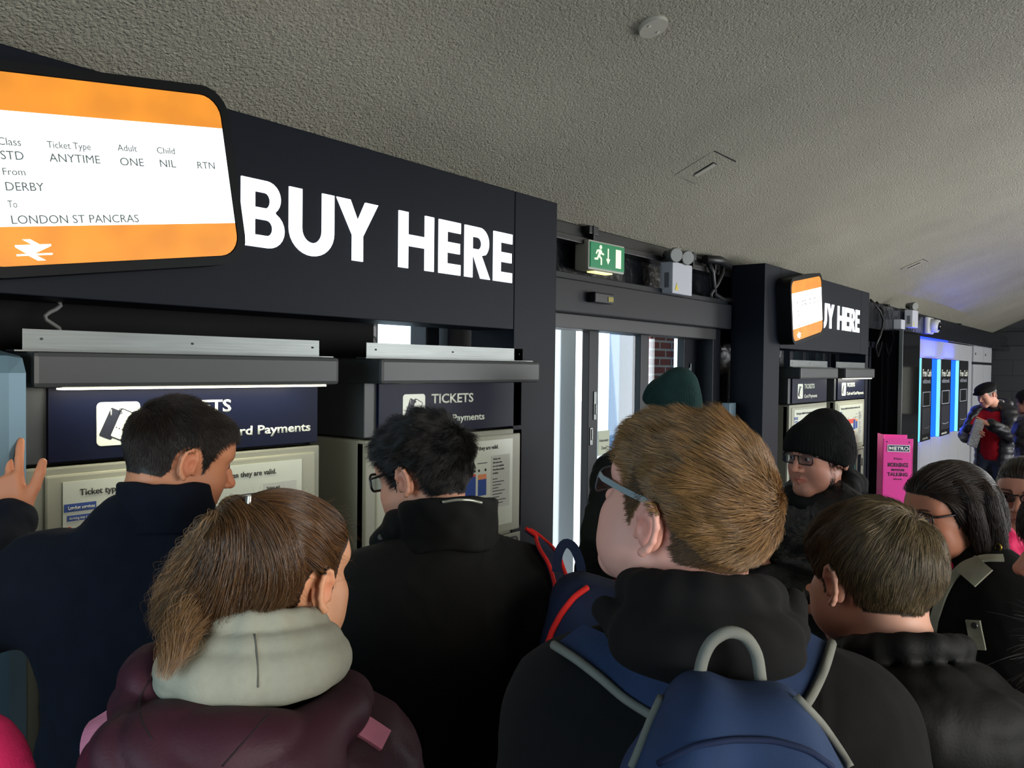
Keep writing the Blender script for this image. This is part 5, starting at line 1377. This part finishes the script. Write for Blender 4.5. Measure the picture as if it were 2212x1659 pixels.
p2.strap([(255, 1540), (235, 1590), (240, 1650), (262, 1720)], .070, .008, 'shoulder_strap', mpn, off=.008)
p2.strap([(745, 1548), (785, 1572), (830, 1602)], .030, .008, 'shoulder_strap', mpn, off=.004)
b = MB(); q, n_ = p2.hit(318, 1672); bmesh.ops.create_icosphere(b.bm, subdivisions=3, radius=.030)
for v_ in b.bm.verts: v_.co = v_.co*(1+.08*math.sin(v_.co.x*900+v_.co.z*700))+Vector(q+n_*.035)
p2.mb(b, 'pompom', clothmat('pompom_black', (12, 12, 13), bump=1, bscale=300), p2.Bm)
p2.E = o_
# ---- young man in the black beanie (behind, right of centre)
mbe = clothmat('beanie_black', (9, 11, 11), rough=.95, bump=.5, bscale=500, var=.1)
p6 = Person('person in black beanie, glasses and black leather jacket, arms crossed, in front of distant machine', 1766, 984, 2.65, 139, pitch=-4, body=150, H=1.77, off=-.02, fwd=.04,
            skin=(196, 138, 116), hair=(22, 20, 20), stubble=.25, look=(12, -6), zs=1.39, sh=.160)
p6.arms = {'L': dict(el=(-.24, .10, 1.12), wr=(.05, .17, 1.17), hd=(1, -.5, -.3), up=(0, 1, .2), hres=.006, hand=dict(curl=(50, 60, 40))), 'R': dict(el=(.24, .10, 1.12), wr=(-.06, .22, 1.15), hd=(-1, -.4, -.2), up=(0, 1, .2), hand=dict(curl=(50, 60, 40)))}
p6.body(res=.003)
p6.beanie(mbe, tall=.022, back=.004, res=.0045, low=.004)
p6.glasses(rim=.0020, w=.052, h=.036, tr=.0026)
p6.short_hair(1500, lambda P: np.full(len(P), .016), lambda P: V(0, -.3, -1)+P*0, .2, hb, mask=lambda v: (v[:, 2] < -.012+.1*(.02-v[:, 1])) & (v[:, 2] > -.11) & (v[:, 1] < .030) & (v[:, 1] > .0) & (np.abs(v[:, 0]) > .035), seed=3, name='sideburns', r=.0004)
mle = mat('black_leather', (17, 18, 18), rough=.38, bump=.5, bscale=60, var=.2, vscale=10, spec=.45)
J = p6.jacket_sdf(t=.028, hem=.85, wob_=(.007, 9), slope=.055)
p6.garment('jacket', J, mle, res=.010)
hood(p6, 'hood', clothmat('hood_black', (13, 14, 14)), [((0, -.01, .035), .090, .092, .032, .07, .01)], pouch=[((0, -.12, .015), (.10, .05, .06))], wob_=(.006, 24), res=.008)
p6.strap([(1748, 1072), (1747, 1110), (1745, 1160), (1742, 1200)], .012, .004, 'zip', mat('zip_dark', (44, 46, 46), rough=.35, metal=.6), off=.002)
tube_on(p6, [(1722, 1045), (1718, 1065), (1700, 1085), (1685, 1110)], .0022, 'drawstring', mat('cord_grey', (128, 134, 134), rough=.7), J, off=.003)
p6.trousers(); p6.shoes()

# ---- girl with dark hair, glasses and a pink hood
p8 = Person('person with long dark hair, black glasses and a bright pink hood under a black jacket', 2044, 1110, 2.0, 131, pitch=-5, body=138, H=1.66, scale=.96, off=.0,
            scalpk=.35, skin=(192, 128, 100), hair=(26, 20, 18), full=1.06, look=(25, -5), zs=1.345, sh=.150, trap=.05)
p8.body(res=.003)
hd8 = hairmat('hair_dark', (18, 14, 12), (62, 46, 36), rough=.32, spec=.55)
def flow8(P):
    t = np.clip((P[:, 2]-.03)/.05, 0, 1)[:, None]
    return V(0, -1, .05)*t+V(0, -.55, -1)*(1-t)+P*V(3, 0, 0)*(1-t)
p8.short_hair(22000, lambda P: .12+.16*np.clip((P[:, 2]+.09)/.2, 0, 1), flow8, .25, hd8, jit=.06, seed=12, r=.00042, clump=.6, k=12, hmax=.022, drop=-.02, o=dict(hz=.0))
for gx in (-1, 1):
    p8.bundle([(gx*.01, .02, .112), (gx*.070, .012, .085), (gx*.094, -.002, .030), (gx*.097, -.012, -.04), (gx*.092, -.02, -.115)], (.008, .016, .019, .020, .018), 5000, hd8, 'hair', seed=21, r=.0004, stray=.04, wav=.1)
    p8.bundle([(gx*.01, -.04, .118), (gx*.075, -.05, .080), (gx*.100, -.055, .010), (gx*.098, -.06, -.06), (gx*.098, -.065, -.115)], (.008, .018, .020, .022, .018), 5000, hd8, 'hair', seed=22, r=.0004, stray=.05, wav=.1)
    p8.bundle([(gx*.01, -.07, .108), (gx*.045, -.105, .060), (gx*.050, -.112, -.01), (gx*.050, -.105, -.08), (gx*.050, -.09, -.115)], (.008, .020, .025, .026, .022), 5500, hd8, 'hair', seed=23, r=.0004, stray=.05, wav=.1)
p8.glasses(rim=.0022, w=.052, h=.035, tr=.0026)
mpk8 = clothmat('pink_jersey', (214, 30, 92), rough=.85, bump=.4, bscale=600, var=.08)
mk8 = clothmat('black_wool', (13, 14, 13), rough=.95, bump=.3, bscale=500)
mgt = clothmat('stone_trim', (160, 160, 142), rough=.85, bump=.3, bscale=700)
J = p8.jacket_sdf(t=.018, hem=.80, wob_=(.003, 8), slope=.05); p8.garment('hoodie', J, mpk8, res=.010)
Jp = p8.J
J = p8.jacket_sdf(t=.034, hem=.74, wob_=(.005, 8), slope=.05)
# open front: wedge cut away down the chest
wd = Sdf().u(rc((.0, .16, p8.zs+.10), (.0, .20, p8.zs-.12), .095, .045)); wd.u(rc((.0, .20, p8.zs-.10), (0, .22, .8), .045, .030), .02); J.sub(wd, .012)
p8.garment('jacket', J, mk8, res=.008)
hood(p8, 'pink_hood', mpk8, [((0, -.0, .018), .092, .092, .026, .060, .03), ((0, -.01, -.012), .112, .106, .030, .05, .01)], pouch=[((0, -.105, -.025), (.112, .055, .055))], wob_=(.004, 20), res=.008, lab='bright pink sweatshirt hood')
p8.strap([(2168, 1208), (2125, 1208), (2085, 1222), (2058, 1248), (2038, 1285), (2022, 1330), (2012, 1380)], .020, .007, 'trim', mgt, off=.004)
p8.strap([(2092, 1222), (2128, 1252)], .055, .006, 'collar_tab', mgt, off=.010)
t_, P_, N_ = p8.strap([(2104, 1338), (2116, 1402)], .032, .006, 'shoulder_tab', mgt, off=.006)
b = MB(); q, n_ = p8.hit(2110, 1350); b.cyl(q+n_*.008, q+n_*.013, .0085, .007, 18); p8.mb(b, 'snap', mat('snap_metal', (120, 122, 120)), p8.Bm)
b = MB(); q, n_ = p8.hit(2156, 1187); b.tube([q+n_*.006+V(.008*math.cos(i), 0, .008*math.sin(i)) for i in np.linspace(0, 2*PI, 13)[:-1]], .0022, close=True); p8.mb(b, 'eyelet', mat('brass', (190, 160, 60), rough=.3, metal=.8), p8.Bm)
p8.trousers((26, 30, 44)); p8.shoes()

# ---- woman at the right edge
p9 = Person('person with pulled-back dark hair, narrow black glasses and a striped shirt, at the right edge', 2212, 1068, 2.6, 170, pitch=-2, body=165, H=1.62, off=.03,
            skin=(206, 148, 126), hair=(22, 18, 18), look=(20, -4), zs=1.26, scalpk=.35)
p9.body(res=.0032)
p9.short_hair(14000, lambda P: np.full(len(P), .10), lambda P: V(0, -1, .15)+P*0, .06, hd8, jit=.04, seed=13, r=.0005, clump=.5, k=8, hmax=.009)
p9.glasses(rim=.0022, w=.050, h=.026, tr=.0024)
mst = mat('striped_shirt', (206, 200, 190), rough=.85)
def stripes(m):
    nt = m.node_tree; N = nt.nodes; L = nt.links; b = N['Principled BSDF']; tc = N.new('ShaderNodeTexCoord'); wv = N.new('ShaderNodeTexWave'); wv.inputs['Scale'].default_value = 9; wv.inputs['Distortion'].default_value = .4
    cr = N.new('ShaderNodeValToRGB'); cr.color_ramp.interpolation = 'CONSTANT'; e = cr.color_ramp.elements; e[0].color = rgb(200, 194, 184); e[1].position = .5; e[1].color = rgb(92, 82, 84)
    L.new(tc.outputs['Object'], wv.inputs['Vector']); L.new(wv.outputs['Fac'], cr.inputs[0]); L.new(cr.outputs[0], b.inputs['Base Color'])
stripes(mst)
J = p9.jacket_sdf(t=.012, hem=.85, wob_=(.003, 9), slope=.055, yflat=.62); p9.garment('shirt', J, mst, res=.011)
collar(p9, 'shirt_collar', mst, r=.068, h=.05, t=.006, dz=.03, drop=.03)
J = p9.jacket_sdf(t=.030, hem=.74, wob_=(.006, 9), slope=.055); wd = Sdf().u(rc((.0, .17, p9.zs+.12), (.0, .19, .8), .13, .11)); J.sub(wd, .02)
p9.garment('jacket', J, clothmat('dark_jacket', (18, 18, 20), rough=.85), res=.011); p9.trousers(); p9.shoes()

# ---- man in the green beanie by the doors
p5 = Person('person in dark green beanie and dark padded coat by the sliding doors', 1447, 878, 3.3, 52, pitch=-2, body=40, H=1.87, off=-.09, fwd=.04, skin=(178, 120, 112), hair=(30, 26, 24), stubble=.5, wide=1.1, zs=1.46, sh=.19)
p5.arms = {'L': dict(el=(-.27, -.02, 1.20), wr=(-.20, .16, 1.00)), 'R': dict(el=(.27, -.02, 1.20), wr=(.20, .18, 1.0))}
p5.body(res=.0045)
p5.beanie(clothmat('beanie_green', (34, 60, 58), rough=.95, bump=.6, bscale=400), tall=.035, back=.012, res=.0045)
mgc = clothmat('dark_green_coat', (16, 24, 20), rough=.7, bump=.3, bscale=200, var=.2, vscale=8)
J = p5.jacket_sdf(t=.045, hem=.78, wob_=(.010, 8), slope=.05); p5.garment('coat', J, mgc, res=.012)
collar(p5, 'collar', mgc, r=.09, h=.07, t=.014, dz=.01, drop=.02, res=.008)
p5.strap([(1316, 1258), (1334, 1254)], .014, .004, 'sleeve_mark', mrd, off=.003)
p5.trousers(); p5.shoes()

# ---- man with a flat cap and newspaper
pa = Person('person in black flat cap, red jumper and open black padded jacket, holding a newspaper', 2131, 852, 8.7, 138, pitch=-24, body=158, H=1.76, off=.06, fwd=.09, skin=(204, 150, 128), hair=(120, 116, 110), look=(0, -20), zs=1.42)
hL, hR = pa.pxb(2126, 912, 8.42), pa.pxb(2104, 934, 8.40)
pa.arms = {'L': dict(el=pa.pxb(2182, 940, 8.55), wr=pa.pxb(2138, 916, 8.44), hd=hL-pa.pxb(2138, 916, 8.44), up=(0, .8, .6), hand=dict(curl=(30, 40, 25)), hres=.006),
           'R': dict(el=pa.pxb(2088, 940, 8.75), wr=pa.pxb(2094, 928, 8.50), hd=pa.pxb(2112, 936, 8.38)-pa.pxb(2094, 928, 8.50), up=(0, .9, .3), hand=dict(curl=(30, 40, 25)), hres=.006)}
pa.body(res=.005)
cp_ = Sdf(); cp_.u(ell((0, -.012, .075), (.098, .125, .045))); cp_.u(ell((0, .095, .050), (.070, .060, .012), Euler((R(-12), 0, 0))), .02); cp_.u(ell((0, -.02, .045), (.082, .104, .04)), .02)
cp_.cut(plane((0, .12, -1), (0, .0, .028)), .006)
pa.garment('flat_cap', cp_, clothmat('cap_black', (14, 14, 15), rough=.9), res=.006, lo=(-.14, -.18, 0), hi=(.14, .19, .16), M=pa.Hm)
pa.short_hair(1500, lambda P: np.full(len(P), .012), lambda P: V(0, -.3, -1)+P*0, .2, hairmat('hair_grey', (90, 88, 84), (170, 166, 160)), seed=2, r=.001, mask=lambda v: scalp_mask(v) & (v[:, 2] < .03))
mre = clothmat('red_wool', (170, 22, 38), rough=.9, bump=.4, bscale=300)
J = pa.jacket_sdf(t=.012, hem=.90, wob_=(.004, 9), slope=.05, yflat=.72); pa.garment('jumper', J, mre, res=.013)
collar(pa, 'shirt_collar', clothmat('white_shirt', (196, 190, 176)), r=.070, h=.05, t=.007, dz=.03, drop=.045)
mpu = mat('padded_navy_black', (16, 18, 24), rough=.42, bump=.2, bscale=120, var=.15)
J = pa.jacket_sdf(t=.040, hem=.70, wob_=(.004, 9), slope=.045); J.d(lambda P: -.008*np.abs(np.sin(P[:, 2]*42)))
wd = Sdf().u(rc((.02, .20, 1.60), (.02, .22, .6), .16, .15)); J.sub(wd, .02)
pa.garment('padded_jacket', J, mpu, res=.013)
hood(pa, 'hood', mpu, [((0, -.03, .05), .10, .10, .035, .09, .01)], pouch=[((0, -.13, .02), (.12, .06, .07))], res=.011)
pa.o['legs'] = {1: ((.09, 0, .92), (.11, .03, .5), (.10, .0, .09)), -1: ((-.09, 0, .92), (-.13, .10, .5), (-.20, .10, .09))}
mj_ = clothmat('washed_denim', (62, 72, 88), rough=.9, bump=.3, bscale=400, var=.2, vscale=6)
pa.trousers(m=mj_); pa.shoes()
nw = thing('newspaper', 'rolled newspaper in the hands of the person in the flat cap', 'newspaper', at(2108, 938, 8.38))
q0, q1 = at(2117, 908, 8.40)-at(2108, 938, 8.38), at(2099, 964, 8.36)-at(2108, 938, 8.38)
b = MB(); b.strap([q0, q0*.3, q1*.3, q1], [-CF]*4, .10, .022); b.obj('folded_paper', mat('newsprint2', (176, 180, 186), rough=.85, var=.35, vscale=60), nw)

# ---- people at the right edge
pb = Person('person in dark padded coat at the far right, beyond the flat cap', 2222, 868, 8.0, 60, body=70, H=1.66, skin=(180, 130, 110), hair=(16, 14, 14))
pb.body(res=.006)
pb.short_hair(5000, lambda P: np.full(len(P), .05), whorl((0, -.09, .07), .5), .5, hb, r=.001, seed=3, hmax=.02)
J = pb.jacket_sdf(t=.06, hem=.70, wob_=(.010, 9)); J.d(lambda P: -.008*np.abs(np.sin(P[:, 2]*36))); pb.garment('coat', J, mpu, res=.015)
hood(pb, 'scarf', mat('patterned_scarf', (120, 116, 112), rough=.9, var=.6, vscale=40), [((0, -.0, .03), .10, .10, .045, .02, .0)], res=.011)
pb.trousers(); pb.shoes()
pc = Person('person in grey-green coat with a fur-trimmed hood, cut by the bottom right corner', 2372, 1200, 1.3, 88, pitch=-3, body=60, H=1.66, off=.045, sh=.12, skin=(212, 140, 112), hair=(40, 32, 28), zs=1.36, nose=1.0)
pc.body(res=.0036)
pc.short_hair(8000, lambda P: np.full(len(P), .07), whorl((0, -.09, .07), .4), .3, hk, r=.0005, seed=3, hmax=.015)
mgg = clothmat('grey_green_twill', (44, 56, 56), rough=.8, bump=.3, bscale=500, var=.15)
J = pc.jacket_sdf(t=.040, hem=.7, wob_=(.008, 8), slope=.055); pc.garment('coat', J, mgg, res=.011)
hs = hood(pc, 'hood', mgg, [((0, -.01, .03), .110, .105, .035, .05, .01)], pouch=[((0, -.12, -.01), (.12, .06, .08))], res=.008)
fc = pc.nb+V(0, -.01, .03)
rng = np.random.default_rng(5); n_ = 5000; aa = rng.uniform(0, 2*PI, n_); bb = rng.uniform(0, 2*PI, n_)
root = np.stack([fc[0]+(.112+.036*np.cos(bb))*np.sin(aa), fc[1]-(.107+.036*np.cos(bb))*np.cos(aa), fc[2]+.036*np.sin(bb)-.05*(1-np.cos(aa))/2], 1)
dr = np.stack([np.sin(aa)*np.cos(bb), -np.cos(aa)*np.cos(bb), np.sin(bb)], 1)+rng.normal(0, .45, (n_, 3)); L_ = rng.uniform(.02, .055, (n_, 1))
pc.strands('fur_trim', np.stack([root, root+dr*L_*.4, root+dr*L_*.8+V(0, 0, -.004), root+dr*L_*1.1+V(0, 0, -.012)], 1), hairmat('fur_grey', (52, 56, 58), (178, 180, 178), rough=.5), r=.0008, M=pc.Bm)
pc.trousers(); pc.shoes()
pd = Person('person in pink knitted hat and coat, just showing at the bottom left corner', -96, 1752, 1.10, 10, body=10, H=1.34, scale=.95, skin=(214, 156, 136), hair=(50, 36, 28), zs=1.02, sh=.12)
pd.body(res=.0045)
pd.beanie(clothmat('pink_knit', (206, 40, 96), rough=.95, bump=.6, bscale=400), tall=.02, back=.0, res=.005)
J = pd.jacket_sdf(t=.03, hem=.6, wob_=(.006, 9)); pd.garment('coat', J, clothmat('pink_coat', (196, 60, 110), rough=.8), res=.012); pd.trousers((40, 40, 60)); pd.shoes()
